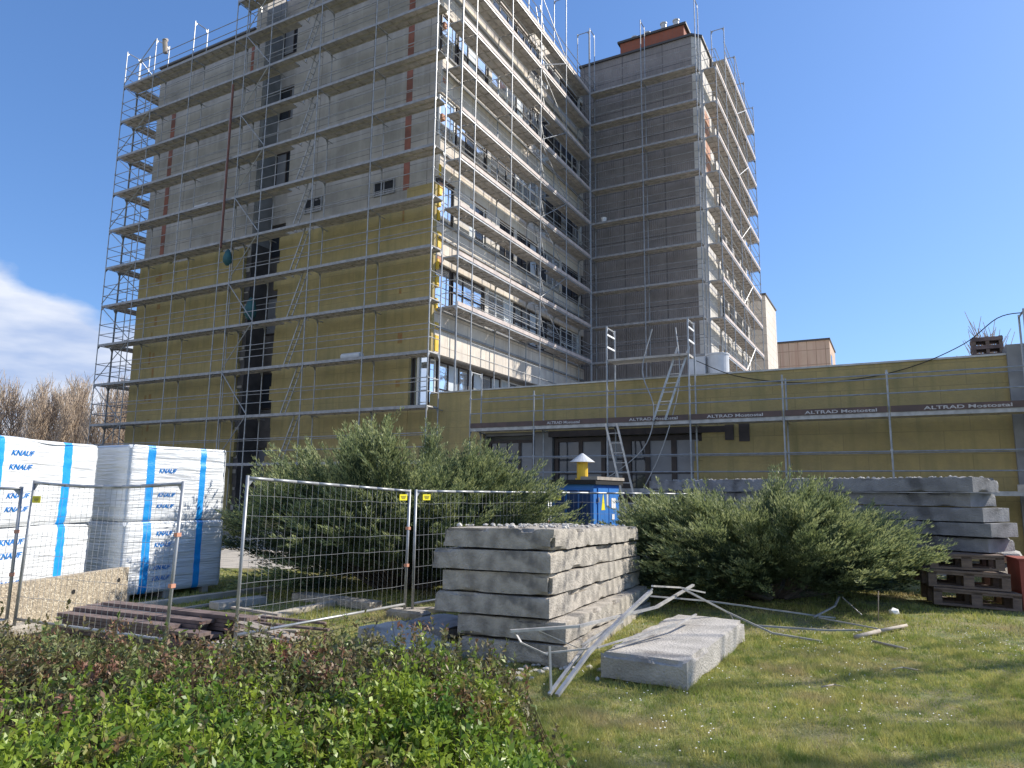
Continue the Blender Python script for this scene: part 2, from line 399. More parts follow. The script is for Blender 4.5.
b = MB(); b.ab(10.955, 10.995, 1.4, 2.24, 13.2, 24.2); b.build('slot_shade_sheet', M['annexcon'], main)
r_ = random.Random(55); b = MB(); z = .6
while z < 12.6:
    h = r_.uniform(.35, .7)
    b.ab(10.9, 11.25 + r_.uniform(0, .25), 1.19, 1.198, z, z + h); b.ab(8.62 - r_.uniform(0, .1), 8.9, 1.19, 1.198, z, z + h * .8); z += h + r_.uniform(.02, .3)
pieces(b, 'adhesive_patch', M['slot_dark'], main)
# two little windows high on the front
window(main, 6.7, 7.72, 13.95, 14.62, 1.13, .08, mull=(7.2,), fm='steel_dull', panes=['glass'])
window(main, 2.74, 3.82, 13.97, 14.6, 1.13, .08, mull=(3.28,), fm='steel_dull', panes=['glass'])
# corner window under the overhang, seen past the end of the insulation
window(main, .85, 1.6, 5.0, 7.15, 1.3, .08, fm='frame_dark', panes=['glass_sky'])

# sunlit flank: cream bands with ribbons of windows between them
heads = [7.0, 10.6, 14.15, 17.75, 21.35, 24.95]
r_ = random.Random(21)
b = MB()
for i, h in enumerate(heads[:-1]):
    z0 = h + .12; z1 = heads[i + 1] - 1.75
    b.ab(.6, .75, 1.2, 16.1, z0, z1)
b.ab(.6, .75, 1.2, 16.1, heads[-1] + .12, ROOF)
pieces(b, 'cream_band', M['cream'], main)
b = MB()
for i, h in enumerate(heads[:-1]):
    zc = h + 1.1
    b.ab(.5, .6, 1.3, 16.0, zc, zc + .08)
    b.ab(.52, .598, 1.3, 16.0, heads[i + 1] - 1.8, heads[i + 1] - 1.72)
b.ab(.45, .6, 1.2, 16.0, ROOF - .5, ROOF - .38)
pieces(b, 'ledge', M['annexcon'], main)
pal = ['glass', 'curtain', 'glass_sky', 'glass_sky', 'board', 'glass', 'glass_sky']
for i, h in enumerate(heads):
    zs = h - 1.7; y = 1.25; k = 0
    while y < 15.9:
        w = [1.15, 2.4, 2.4, 2.4, 2.4, 2.4, 2.4][k % 7]
        y1 = min(y + w, 16.0)
        first = (k == 0)
        sets = [['glass_sky', 'curtain', 'glass_sky'], ['glass_sky', 'glass_sky', 'curtain'], ['glass', 'curtain', 'glass'], ['glass_sky', 'glass', 'glass_sky'], ['glass_sky', 'glass_sky', 'curtain'], ['glass', 'glass_sky', 'glass']]
        pl = ['glass_sky'] if first else ([r_.choice(sets[i]) for _ in range(3)] if y < 9.5 else [r_.choice(['glass', 'glass', 'glass_sky']) for _ in range(3)])
        zz = 5.0 if i == 0 else zs
        mu = () if first else (y + (y1 - y) / 3, y + 2 * (y1 - y) / 3)
        window(main, y, y1, zz + .05, h + .08, .665 if i else 1.3, .08, axis='b', mull=mu, trans=(() if first else (zz + .95,)), fm=('frame_dark' if (k + i) % 3 else 'frame_white'), panes=pl)
        y = y1 + (.35 if k % 2 else .12); k += 1
b = MB()
for i, h in enumerate(heads[1:]):
    y = 1.25 + 1.15
    for q in range(6):
        if q % 2 == 1 or i == 1:
            b.ab(.61, .655, y + .0, y + .3 + (.9 if i == 1 and q < 2 else 0), h - 1.75, h + .12)
        y += 2.4 + .2
pieces(b, 'pier', M['white_wall'], main)

# tower
tower = empty('stair_tower', W(-3, 22, 0), 'dark ribbed concrete tower with a sunlit white flank and brick stacks on top', 'building')
TH = 27.45
def prism(mb, pts, z0, z1):
    n = len(pts); vs = [W(a_, b_, z0) for a_, b_ in pts] + [W(a_, b_, z1) for a_, b_ in pts]
    mb.add(vs, [tuple(range(n - 1, -1, -1)), tuple(range(n, 2 * n))] + [(i, (i + 1) % n, (i + 1) % n + n, i + n) for i in range(n)])
b = MB(); prism(b, [(.75, 16.1), (-6.0, 16.1), (-6.0, 16.3), (.75, 16.3)], 0, TH); b.build('ribbed_wall', M['tower'], tower)
b = MB(); prism(b, [(.75, 16.3), (-6.0, 16.3), (-6.0, 16.1), (-6.45, 16.5), (-6.45, 18.6), (-6.2, 18.6), (-6.2, 28.6), (.75, 28.6)], 0, TH - .004); b.build('white_wall', M['white_wall'], tower)
b = MB(); prism(b, [(.8, 16.0), (-6.02, 16.0), (-6.55, 16.45), (-6.55, 28.7), (.8, 28.7)], TH, TH + .13); b.build('coping', M['coping'], tower)
b = MB()
for bb in (19.2, 21.2, 23.4, 25.6, 27.8): b.ab(-6.5, -6.2, bb, bb + .5, 0, TH - .6)
for n in range(7): b.ab(-6.42, -6.2, 18.6, 28.6, 3.6 * n + 3.0, 3.6 * n + 4.1)
pieces(b, 'white_fin', M['white_wall'], tower)
for n in range(6):
    for bb in (19.7, 21.7, 23.9, 26.1):
        window(tower, bb + .05, bb + 1.45, 3.6 * n + 4.3, 3.6 * n + 6.4, -6.28, .06, axis='b', panes=['glass'])
b = MB(); b.ab(-6.46, -6.45, 16.9, 18.0, 19.4, 23.3); b.build('brick_patch', M['redbrick2'], tower)
b = MB(); b.ab(-5.45, -1.6, 16.75, 18.3, TH + .13, 28.75); ch = b.build('brick_stack', M['brick'], tower)
b = MB(); b.ab(-5.6, -1.45, 16.65, 18.4, 28.75, 28.88); b.build('cap', M['coping'], ch)
for a_, h in ((-2.3, .42), (-3.1, .45), (-4.1, .75), (-4.85, .7)):
    b = MB(); b.tube(W(a_, 17.4, 28.88), W(a_, 17.4, 28.88 + h), .17, 12); b.tube(W(a_, 17.4, 28.88 + h), W(a_, 17.4, 28.95 + h), .21, 12)
    b.build('flue', M['tank'], ch)

# annex
annex = empty('annex_building', W(-8, 6, 0), 'low annex with a long yellow insulated front and a strip of dark windows', 'building')
AT = 5.5
b = MB()
b.ab(-17.3, -9.55, 1.2, 13, 0, AT); b.ab(-9.55, -4.4, 1.6, 13, 0, AT); b.ab(-9.55, -4.4, 1.2, 1.6, 3.78, AT)
b.ab(-4.4, -3.75, 1.2, 13, 0, AT); b.ab(-3.75, -1.8, 1.6, 13, 0, AT); b.ab(-3.75, -1.8, 1.2, 1.6, 3.85, AT); b.ab(-1.8, .7, 1.2, 13, 0, AT)
b.ab(-9.55, -4.4, 1.2, 1.6, 0, 1.6)
b.build('wall', M['annexcon'], annex)
b = MB()
b.ab(-17.3, .6, 1.04, 1.197, 3.95, AT); b.ab(-17.3, -9.5, 1.04, 1.197, .3, 3.95); b.ab(-1.75, 1.6, 1.04, 1.197, .3, 3.95); b.ab(.6, 1.6, 1.04, 1.197, 3.95, 5.0)
r_ = random.Random(5)
for k in range(5): b.ab(-9.5, -9.42 + r_.uniform(0, .2), 1.045, 1.19, .5 + .6 * k, 1.1 + .6 * k - .01)
b.build('insulation', M['insul'], annex)
b = MB(); b.ab(-17.35, .55, 1.0, 1.6, AT, AT + .05); b.build('coping', M['lightcoping'], annex)
b = MB(); b.ab(-20.5, -17.3, .9, 6, 0, 5.75); b.build('concrete_end_wall', M['annexcon'], annex)
b = MB(); b.ab(-19.5, -17.55, .85, .9, 2.9, 4.1); b.build('louvre', M['frame_dark'], annex)
window(annex, -9.5, -7.0, 1.7, 3.72, 1.3, .12, mull=(-8.55, -7.7), trans=(2.55,), panes=['board', 'board', 'glass'], fw=.16)
window(annex, -7.0, -4.45, 1.7, 3.72, 1.3, .12, mull=(-6.2, -5.4), trans=(2.55,), panes=['glass', 'board', 'glass'], fw=.14)
window(annex, -3.7, -1.85, 1.9, 3.7, 1.3, .1, mull=(-3.1,), trans=(2.6,), panes=['board', 'glass'], fw=.1)
b = MB(); b.ab(-10.4, -4.35, 1.0, 1.04, 3.74, 3.93); b.ab(-10.45, -10.2, .98, 1.04, 3.5, 3.96); b.ab(-10.9, -10.6, 1.0, 1.04, 3.45, 4.0); b.build('shutter_box', M['frame_dark'], annex)
# kit on the annex roof
o = MB(); c = W(-9.6, 3.2, AT + .05); o.tube(c, c + Vector((0, 0, .95)), .36, 24); o.tube(c + Vector((0, 0, .95)), c + Vector((0, 0, 1.0)), .38, 24)
c2 = W(-9.0, 3.1, AT + .5); o.ab(-9.25, -8.75, 2.8, 3.4, AT + .05, AT + .95)
tag(o.build('roof_tank', M['tank'], origin=c), 'round white tank standing on the annex roof beside the tower', 'tank')
t = empty('roof_box', W(-17.0, 2.0, AT + .05), 'small rusty slatted crate on the roof near the right end', 'crate')
for k in range(3):
    o = MB(); o.ab(-17.35, -16.65, 1.7, 2.3, AT + .1 + k * .22, AT + .2 + k * .22); o.build('slat', M['plank'], t)
o = MB()
for a_ in (-17.3, -17.0, -16.7): o.ab(a_ - .04, a_ + .04, 1.72, 2.28, AT + .05, AT + .66)
o.build('post', M['wood'], t)
# far buildings
fb = empty('distant_block', W(-4, 33, 0), 'narrow pale block with a sunlit side just behind the tower', 'building')
b = MB(); b.ab(-7.3, 0, 30.5, 35.5, 0, 15.9); b.build('wall', M['cream'], fb)
b = MB(); b.ab(-7.36, .1, 30.4, 35.6, 15.9, 16.02); b.build('coping', M['coping'], fb)
fo = empty('distant_hall', W(-6, 54, 0), 'distant flat-roofed orange panelled building right of the tower', 'building')
b = MB(); b.ab(-10.0, 0, 50, 57, 0, 16.25); b.build('wall', M['orange'], fo)
b = MB(); b.ab(-10.08, .1, 49.9, 57.1, 16.25, 16.42); b.build('roof_edge', M['coping'], fo)
b = MB(); b.ab(-10.03, -10.0, 50.8, 52.2, 13.4, 15.0); b.build('window', M['glass'], fo)

# ------------------------------------------------------------------ scaffolds
def scaffold(name, label, P2, ts, lv, zb, zt, inner=.73, toe=False, ladder=(), brace=(), zrail=1.0, endrails=True, deckw=(.02, .70), zoff=0.0, lowdeck=None, edge='steel'):
    """P2(t, o) -> ground point; ts: pole positions along the line; lv[i]: deck heights of bay i;
       zb/zt[i]: bottom and top of pole i; a frame, deck, rail pair each a part"""
    root = empty(name, P2(ts[0], 0), label, 'scaffolding')
    def Q(t, o, z): p = P2(t, o); return Vector((p.x, p.y, z))
    n = len(ts); q_rails = []
    for i, t in enumerate(ts):
        mb = MB(); zs = sorted(set((lv[i - 1] if i > 0 else []) + (lv[i] if i < n - 1 else [])))
        top = zt[i]
        mb.tube(Q(t, 0, zb), Q(t, 0, top), .026, 6); mb.tube(Q(t, inner, zb), Q(t, inner, min(top, top)), .026, 6)
        for z in zs + ([top - .06] if top - max(zs) > 1.5 else []):
            zz = z - .06 if z in zs else z
            mb.tube(Q(t, 0, zz), Q(t, inner, zz), .024, 5)
            for s_, o0, o1 in ((1, 0, .13), (-1, inner, inner - .13)):   # gusset plates
                a_, b_, c_ = Q(t, o0, zz - .22), Q(t, o0, zz - .01), Q(t, o1, zz - .01)
                dd = (P2(ts[min(i + 1, n - 1)], 0) - P2(ts[max(i - 1, 0)], 0)).normalized() * .006
                mb.add([a_ - dd, b_ - dd, c_ - dd, a_ + dd, b_ + dd, c_ + dd], [(0, 1, 2), (5, 4, 3), (0, 3, 4, 1), (1, 4, 5, 2), (2, 5, 3, 0)])
            (mb.tube(Q(t, 0, zz + 1.06), Q(t, 0, zz + 1.12), .04, 6) if zz + 1.12 < top else None)      # couplers
        for z in zs:                                          # wall tie
            if int(z) % 4 == 0: mb.tube(Q(t, inner, z - .1), Q(t, inner + .3, z - .1), .02, 4)
        mb.build('frame', M['steel'], root)
    for i in range(n - 1):
        t0, t1 = ts[i], ts[i + 1]; s0 = (t1 - t0) / abs(t1 - t0) * .03
        for k, z in enumerate(lv[i]):
            d = MB()
            for o0, o1 in ((deckw[0], deckw[0] + (deckw[1] - deckw[0]) * .485), (deckw[0] + (deckw[1] - deckw[0]) * .515, deckw[1])):
                if i in ladder and o0 > .2 and k % 1 == 0:    # hatch deck: a framed opening for the ladder
                    tm = t0 + (t1 - t0) * .62
                    d.hexa([Q(tm, o0, z - .06), Q(t1 - s0, o0, z - .06), Q(t1 - s0, o1, z - .06), Q(tm, o1, z - .06), Q(tm, o0, z), Q(t1 - s0, o0, z), Q(t1 - s0, o1, z), Q(tm, o1, z)])
                    for q in range(4):
                        tt = t0 + s0 + (tm - t0) * q / 4
                        d.tube(Q(tt, o0, z - .04), Q(tt, o1, z - .04), .02, 4)
                    continue
                d.hexa([Q(t0 + s0, o0, z - .035), Q(t1 - s0, o0, z - .035), Q(t1 - s0, o1, z - .035), Q(t0 + s0, o1, z - .035),
                        Q(t0 + s0, o0, z), Q(t1 - s0, o0, z), Q(t1 - s0, o1, z), Q(t0 + s0, o1, z)])
                for oo in (o0 + .012, o1 - .012):               # folded edges
                    d.hexa([Q(t0 + s0, oo - .012, z - .085), Q(t1 - s0, oo - .012, z - .085), Q(t1 - s0, oo + .012, z - .085), Q(t0 + s0, oo + .012, z - .085),
                            Q(t0 + s0, oo - .012, z - .037), Q(t1 - s0, oo - .012, z - .037), Q(t1 - s0, oo + .012, z - .037), Q(t0 + s0, oo + .012, z - .037)])
                nr = max(2, int(abs(t1 - t0) / .6))
                for q in range(1, nr):                          # cross ribs under the planks
                    tt = t0 + (t1 - t0) * q / nr
                    d.bar(Q(tt, o0 + .03, z - .055), Q(tt, o1 - .03, z - .055), .04, .035)
            d.build('deck', M['deck'], root)
            e = MB()
            for dz in (.5, zrail):
                e = MB(); e.tube(Q(t0, 0, z + dz), Q(t1, 0, z + dz), .019, 5); e.build('guard_rail', M[edge], root) if False else q_rails.append(e)
            e = MB(); e.tube(Q(t0, inner + .02, z + 1.0), Q(t1, inner + .02, z + 1.0), .016, 5); q_rails.append(e)
            e2 = MB(); e2.hexa([Q(t0 + s0, -.014, z - .1), Q(t1 - s0, -.014, z - .1), Q(t1 - s0, .004, z - .1), Q(t0 + s0, .004, z - .1), Q(t0 + s0, -.014, z + .01), Q(t1 - s0, -.014, z + .01), Q(t1 - s0, .004, z + .01), Q(t0 + s0, .004, z + .01)])
            q_rails.append(e2)
            if toe:
                w_ = MB(); w_.hexa([Q(t0 + s0, -.04, z - .02), Q(t1 - s0, -.04, z - .02), Q(t1 - s0, -.016, z - .02), Q(t0 + s0, -.016, z - .02), Q(t0 + s0, -.04, z + .14), Q(t1 - s0, -.04, z + .14), Q(t1 - s0, -.016, z + .14), Q(t0 + s0, -.016, z + .14)])
                w_.build('toe_board', M['toe'], root)
            if i in ladder and k + 1 < len(lv[i]) + 1:
                l = MB(); zz = z; za = z + 2.0
                ta, tb2 = (t0 + (t1 - t0) * .22, t0 + (t1 - t0) * .5)
                for oo in (.42, .66): l.bar(Q(tb2, oo, zz), Q(ta, oo, za), .03, .05)
                for q in range(1, 8):
                    f = q / 8; tt = tb2 + (ta - tb2) * f; l.tube(Q(tt, .42, zz + 2 * f), Q(tt, .66, zz + 2 * f), .014, 5)
                l.build('ladder', M['steel'], root)
            if i in brace:
                l = MB()
                if k % 2: l.tube(Q(t0, -.03, z + .1), Q(t1, -.03, z + 1.95), .022, 5)
                else: l.tube(Q(t1, -.03, z + .1), Q(t0, -.03, z + 1.95), .022, 5)
                l.build('brace', M['steel'], root)
    # the longest-showing hundred rails are parts, the rest one part
    for e in q_rails[:99]: e.build('guard_rail', M[edge], root)
    if len(q_rails) > 99:
        m_ = MB()
        for e in q_rails[99:]: m_.add(e.v, e.f)
        m_.build('guard_rail', M[edge], root)['kind'] = 'stuff'
    if endrails:
        for t, L in ((ts[0], lv[0]), (ts[-1], lv[-1])):
            for z in L:
                for dz in (.5, 1.0):
                    e = MB(); e.tube(Q(t, 0, z + dz), Q(t, inner, z + dz), .018, 5); e.build('end_rail', M['steel'], root)
    return root

def V2(a, b): return W(a, b, 0)
# front scaffold
tsA = [0, 3.07, 6.14, 9.21, 10.86, 11.62, 14.70, 17.70, 20.13]
low = [LV(n) for n in range(-1, 10)]; hi = [LV(n) for n in range(-1, 12)]
sA = scaffold('facade_scaffold', 'tall grey steel scaffold across the shaded front with ladders beside the window slot', lambda t, o: V2(t, o), tsA,
         [hi, hi, hi, hi, hi, low, low, low], 0, [28.2, 28.2, 28.2, 28.2, 28.9, 25.0, 24.95, 24.95, 24.95], ladder=(2,), brace=(3, 7), edge='steel_dull')
b = MB(); b.tube(W(11.4, -.12, 12.6), W(11.4, -.12, 20.5), .055, 8); b.build('hoist_pole', M['rust'], sA)
# extra bay over the annex end
# left flank scaffold
scaffold('side_scaffold', 'scaffold wrapped round the far left end of the block against the sky', lambda t, o: V2(20.13 - o, t), [.78, 3.7, 6.3],
         [low, low], 0, [24.95, 24.0, 24.0], edge='steel_dull', brace=(0, 1), inner=.73)
# sunlit flank scaffold
hiD = [LV(n) for n in range(2, 11)]
sD = scaffold('flank_scaffold', 'sunlit scaffold with pale toe boards along the cream banded flank', lambda t, o: V2(-.28 + o, t), [1.39, 2.46, 5.59, 8.60, 11.69, 14.98],
         [hiD, hiD, hiD, hiD, hiD], 5.55, [28.5, 28.5, 28.5, 28.5, 28.95, 28.95], toe=True, ladder=(3,), brace=(3,))
for n in (0, 1):
    for dz in (.5, 1.0):
        e = MB(); e.tube(W(-.28, 2.46, LV(n + 1) + dz - .3), W(-.28, 14.98, LV(n + 1) + dz - .3), .018, 5); e.build('guard_rail', M['steel'], sD)
# tower scaffolds
hiT = [LV(n) for n in range(1, 11)]
scaffold('tower_scaffold', 'grey scaffold standing on the annex roof before the dark tower front', lambda t, o: V2(t, 14.98 + o), [-.33, -3.42, -6.49],
         [hiT, hiT], 5.55, [29.1, 28.6, 28.95], edge='steel_dull')
hiS = [LV(n) for n in range(1, 12)]
sS = scaffold('tower_side_scaffold', 'scaffold climbing the sunlit right side of the tower against the blue sky', lambda t, o: V2(-7.4 + o, t), [15.6, 18.3, 21.4, 24.6, 28.0],
         [hiT, hiS, hiS, hiS], 5.55, [24.9, 28.95, 28.95, 28.95, 28.95], toe=True, brace=(2,))
# annex scaffold with lettered toe boards
tsX = [-1.85, -4.30, -6.85, -9.42, -12.0, -14.57, -17.6, -20.2]
XL = [2.03, 4.03]
sX = scaffold('annex_scaffold', 'low scaffold along the yellow annex front, its brown toe boards carrying white lettering', lambda t, o: V2(t, o), tsX,
         [XL] * 7, 0, [7.05 - 1.0, 5.2, 7.12, 7.12, 5.2, 5.15, 6.45, 5.2], edge='steel', endrails=False)
for i in range(7):
    t0, t1 = tsX[i], tsX[i + 1]
    b = MB(); b.ab(t1 + .04, t0 - .04, -.05, -.02, 4.04, 4.2); tb = b.build('toe_board', M['toe_brown'], sX)
    if i in (1, 2, 3, 4, 5):
        wt = [0, 1.15, 1.5, 1.55, 1.75, 1.85][i]
        off = [0, .5, .72, .5, .55, .78][i]
        text('lettering', 'ALTRAD Mostostal', .12, W(t0 - off, -.056, 4.07), -D1, (0, 0, 1), M['toe_letter'], tb, extrude=.003, width=wt)
b = MB()
for z in (4.15, ): b.hexa([W(-19.7, -.02, 2.03), W(-17.14, -.02, 2.03), W(-17.14, 0, 2.03), W(-19.7, 0, 2.03), W(-19.7, -.02, 2.2), W(-17.14, -.02, 2.2), W(-17.14, 0, 2.2), W(-19.7, 0, 2.2)])
b.build('toe_board', M['deck'], sX)
# raised platform, its ladders
b = MB(); b.ab(-9.4, -6.87, .02, .34, 5.98, 6.05); b.ab(-9.4, -6.87, .37, .70, 5.98, 6.05); b.build('deck', M['deck'], sX)
for z in (6.35, 6.75):
    for a_ in (-6.85, -9.42):
        b = MB(); b.bar(W(a_, 0, z + .1), W(a_, .73, z + .1), .03, .05); b.build('end_rail', M['white_paint'], sX)
def ladder(parent, p, q, w=.36, mat_='steel', n=None):
    l = MB(); p = Vector(p); q = Vector(q); s = D1 * w / 2
    l.bar(p - s, q - s, .03, .06); l.bar(p + s, q + s, .03, .06)
    n = n or int((q - p).length / .28)
    for k in range(1, n): m_ = p.lerp(q, k / n); l.tube(m_ - s, m_ + s, .014, 5)
    return l
ladder(None, W(-8.55, -.2, 4.05), W(-9.2, .3, 6.3)).build('ladder', M['alu'], sX)
ladder(None, W(-7.7, -.25, 1.3), W(-7.05, -.2, 4.0)).build('ladder', M['alu'], sX)
# cables hanging on the annex
def cable(pts, r, label, name='cable', m='black'):
    mb = MB(); sm = []
    for i in range(len(pts) - 1):
        p0 = Vector(pts[max(i - 1, 0)]); p1 = Vector(pts[i]); p2 = Vector(pts[i + 1]); p3 = Vector(pts[min(i + 2, len(pts) - 1)])
        for k in range(6):
            t = k / 6
            sm.append(.5 * ((2 * p1) + (-p0 + p2) * t + (2 * p0 - 5 * p1 + 4 * p2 - p3) * t * t + (-p0 + 3 * p1 - 3 * p2 + p3) * t ** 3))
    sm.append(Vector(pts[-1])); mb.path(sm, r, 5)
    return tag(mb.build(name, M[m], origin=pts[0]), label, 'cable')
cable([W(-17.6, .0, 6.35), W(-17.1, .3, 6.33), W(-16.4, .9, 5.85), W(-15.2, .95, 5.35), W(-13.8, 1.0, 5.1), W(-12.2, .95, 5.1), W(-10.6, .9, 5.4), W(-9.5, .6, 5.9)], .013, 'black cable swinging from the right pole down across the yellow annex wall')
cable([W(-8.3, .1, 6.9), W(-8.0, .0, 5.6), W(-8.35, -.05, 4.4), W(-8.0, -.1, 3.2), W(-6.6, -.1, 2.2), W(-6.0, .1, 2.1)], .018, 'grey cable looping off the raised platform past the annex windows', m='steel')
cable([W(-9.0, .2, 6.9), W(-9.1, .1, 5.2), W(-8.6, .0, 3.3), W(-7.9, .0, 1.9), W(-7.6, .0, 1.4)], .018, 'pale cable hanging from the platform to the foot of the lower ladder', m='steel')
# green bags hanging on the front scaffold
def bag(a, bb, z, w, h, label):
    bm = bmesh.new(); bmesh.ops.create_uvsphere(bm, u_segments=14, v_segments=10, radius=.5)
    for v in bm.verts:
        f = .55 + .55 * (.5 - v.co.z); v.co.x *= f; v.co.y *= f
        v.co += Vector((noise.noise(v.co * 4) * .06,) * 3)
        v.co.x *= w; v.co.y *= w; v.co.z *= h
    me = bpy.data.meshes.new('hanging_bag'); bm.to_mesh(me); bm.free(); me.materials.append(M['net'])
    for p in me.polygons: p.use_smooth = True
    o = bpy.data.objects.new('hanging_bag', me); COL.objects.link(o); o.location = W(a, bb, z)
    return tag(o, label, 'bag')
bag(10.98, -.05, 12.1, .5, .75, 'upper teal sack tied outside the scaffold by the window slot')
bag(9.75, .35, 9.7, .65, 1.0, 'lower green sack standing on a deck in front of the dark slot')
o = MB(); o.tube(W(17.2, .2, 24.1), W(17.25, .15, 24.75), .12, 10); o.tube(W(17.25, .15, 24.75), W(17.3, .3, 24.95), .14, 10, r2=.07)
tag(o.build('work_jacket', M['palewood'], origin=W(17.2, .2, 24.0)), 'beige work jacket hung on the topmost left scaffold frame', 'jacket')

# site clutter on the decks
rc = random.Random(91)
def bucket(a, bb, z, label):
    o = MB(); c = W(a, bb, z); o.tube(c, c + Vector((0, 0, .3)), .12, 12, r2=.16); o.tube(c + Vector((0, 0, .3)), c + Vector((0, 0, .32)), .17, 12)
    tag(o.build('bucket', M['white_paint'], origin=c), label, 'bucket')
bucket(.05, 9.2, 12.97, 'white bucket on a flank scaffold deck near the inner corner')
bucket(-1.0, 15.3, 16.97, 'white bucket on the tower scaffold deck close to the inner corner')
def roll(a, bb, z, label):
    o = MB(); c = W(a, bb, z + .14); o.tube(c, c + D1 * .95, .14, 14)
    tag(o.build('net_roll', M['tank'], origin=c), label, 'roll')
roll(3.4, .35, 6.95, 'pale roll of mesh lying on the lower deck left of the corner')
roll(13.0, .35, 14.95, 'pale roll of mesh lying on an upper deck of the left wing')
def planks(a, bb, z, n, label):
    t = empty('plank_stack', W(a, bb, z), label, 'planks')
    for k in range(n):
        o = MB(); c = W(a + rc.uniform(-.1, .1), bb + rc.uniform(-.03, .03), z + .02 + .04 * k); o.box(c, D1 * 1.0, D2 * .1, Vector((0, 0, .018))); o.build('board', M['palewood'], t)
planks(5.0, .4, 12.95, 3, 'three pale planks lying on the deck above the yellow cladding')
planks(16.0, .4, 10.95, 2, 'two pale planks lying on a deck of the left wing')

# ------------------------------------------------------------------ concrete slabs
def rough_slab(name, c0, dl, dw, L, Wd, H, z, m, label, group, seed, amp=.02, step=.05, cat='slab', tilt=(0, 0), chip=1.0):
    """a chipped concrete slab: near-left corner c0, long axis dl, cross axis dw"""
    rr = random.Random(seed); c0 = Vector((c0[0], c0[1], 0)); dl = Vector((*dl, 0)).normalized(); dw = Vector((*dw, 0)).normalized()
    nl = max(2, int(L / step)); nw = max(2, int(Wd / step)); nh = 5
    bm = bmesh.new(); vm = {}
    def gv(i, j, k):
        key = (i, j, k)
        if key in vm: return vm[key]
        x, y, zz = i / nl * L, j / nw * Wd, k / nh * H
        p = Vector((x, y, zz)); q = p + Vector((seed * 7.3, seed * 3.1, seed * 1.7))
        # chipped edges: pull in where two faces meet
        ne = (i in (0, nl)) + (j in (0, nw)) + (k in (0, nh))
        cx = -1 if i == nl else (1 if i == 0 else 0); cy = -1 if j == nw else (1 if j == 0 else 0); cz = -1 if k == nh else (1 if k == 0 else 0)
        d = noise.noise(q * 1.1) * amp * .5 + noise.noise(q * 5) * amp * .14
        p += Vector((cx, cy, cz)) * (d + amp * .4)
        if ne >= 2:
            ch_ = (max(0, noise.noise(q * 2.1 + Vector((5, 5, 5))) - .12) * .26 + max(0, noise.noise(q * 6.5) - .15) * .03) * chip + .001
            if k == 0 and nh: ch_ *= .25
            p += Vector((cx, cy, cz)) * ch_
        vm[key] = bm.verts.new(p); return vm[key]
    for i in range(nl):
        for j in range(nw):
            for k in (0, nh):
                f = [gv(i, j, k), gv(i + 1, j, k), gv(i + 1, j + 1, k), gv(i, j + 1, k)]; bm.faces.new(f if k else f[::-1])
    for i in range(nl):
        for k in range(nh):
            for j in (0, nw):
                f = [gv(i, j, k), gv(i + 1, j, k), gv(i + 1, j, k + 1), gv(i, j, k + 1)]; bm.faces.new(f if j == 0 else f[::-1])
    for j in range(nw):
        for k in range(nh):
            for i in (0, nl):
                f = [gv(i, j, k), gv(i, j + 1, k), gv(i, j + 1, k + 1), gv(i, j, k + 1)]; bm.faces.new(f[::-1] if i == 0 else f)
    bm.normal_update()
    me = bpy.data.meshes.new(name); bm.to_mesh(me); bm.free(); me.materials.append(m)
    for p in me.polygons: p.use_smooth = True
    me.set_sharp_from_angle(angle=R(24))
    o = bpy.data.objects.new(name, me); COL.objects.link(o)
    mat3 = Matrix((dl, dw, Vector((0, 0, 1)))).transposed()
    if dl.cross(dw).z < 0:
        for v in me.vertices: pass
        me.flip_normals()
    o.matrix_world = Matrix.Translation(c0 + Vector((0, 0, z))) @ mat3.to_4x4() @ Matrix.Rotation(tilt[0], 4, 'X') @ Matrix.Rotation(tilt[1], 4, 'Y')
    return tag(o, label, cat, group)

dl = (.366, .931); dw = (-.92, .39)
dlv = Vector((*dl, 0)).normalized(); dwv = Vector((*dw, 0)).normalized()
cornerF = Vector((.64, 7.98, 0))
names6 = ['lowest of the six grey concrete slabs stacked in front, lying in the grass', 'second slab from the bottom of the front six-slab stack',
          'third slab from the bottom of the front stack', 'fourth slab from the bottom of the front stack, its left end jutting out',
          'second slab from the top of the front stack, with rounded left end', 'topmost slab of the front stack with broken corner and crumbled top']
sh = [(.0, 0, 1.36, 4.6), (.03, 0, 1.34, 4.65), (.21, 0, 1.46, 4.75), (.20, .0, 1.38, 4.7), (.20, .0, 1.50, 4.45), (.17, .0, 1.42, 4.5)]
for k in range(6):
    s0, s1, wd, L = sh[k]
    c = cornerF + dlv * (.0 + .03 * (k % 2)) + dwv * s0
    rough_slab('concrete_slab', (c.x, c.y), dl, dw, L, wd, .243, .006 + k * .2485, M['slab'], names6[k], 'concrete slabs of the front stack', 11 + k, amp=.022, tilt=(R(random.uniform(-.4, .4)), R(1.9 + random.uniform(-.12, .12))), chip=1.6 if k == 5 else .8)
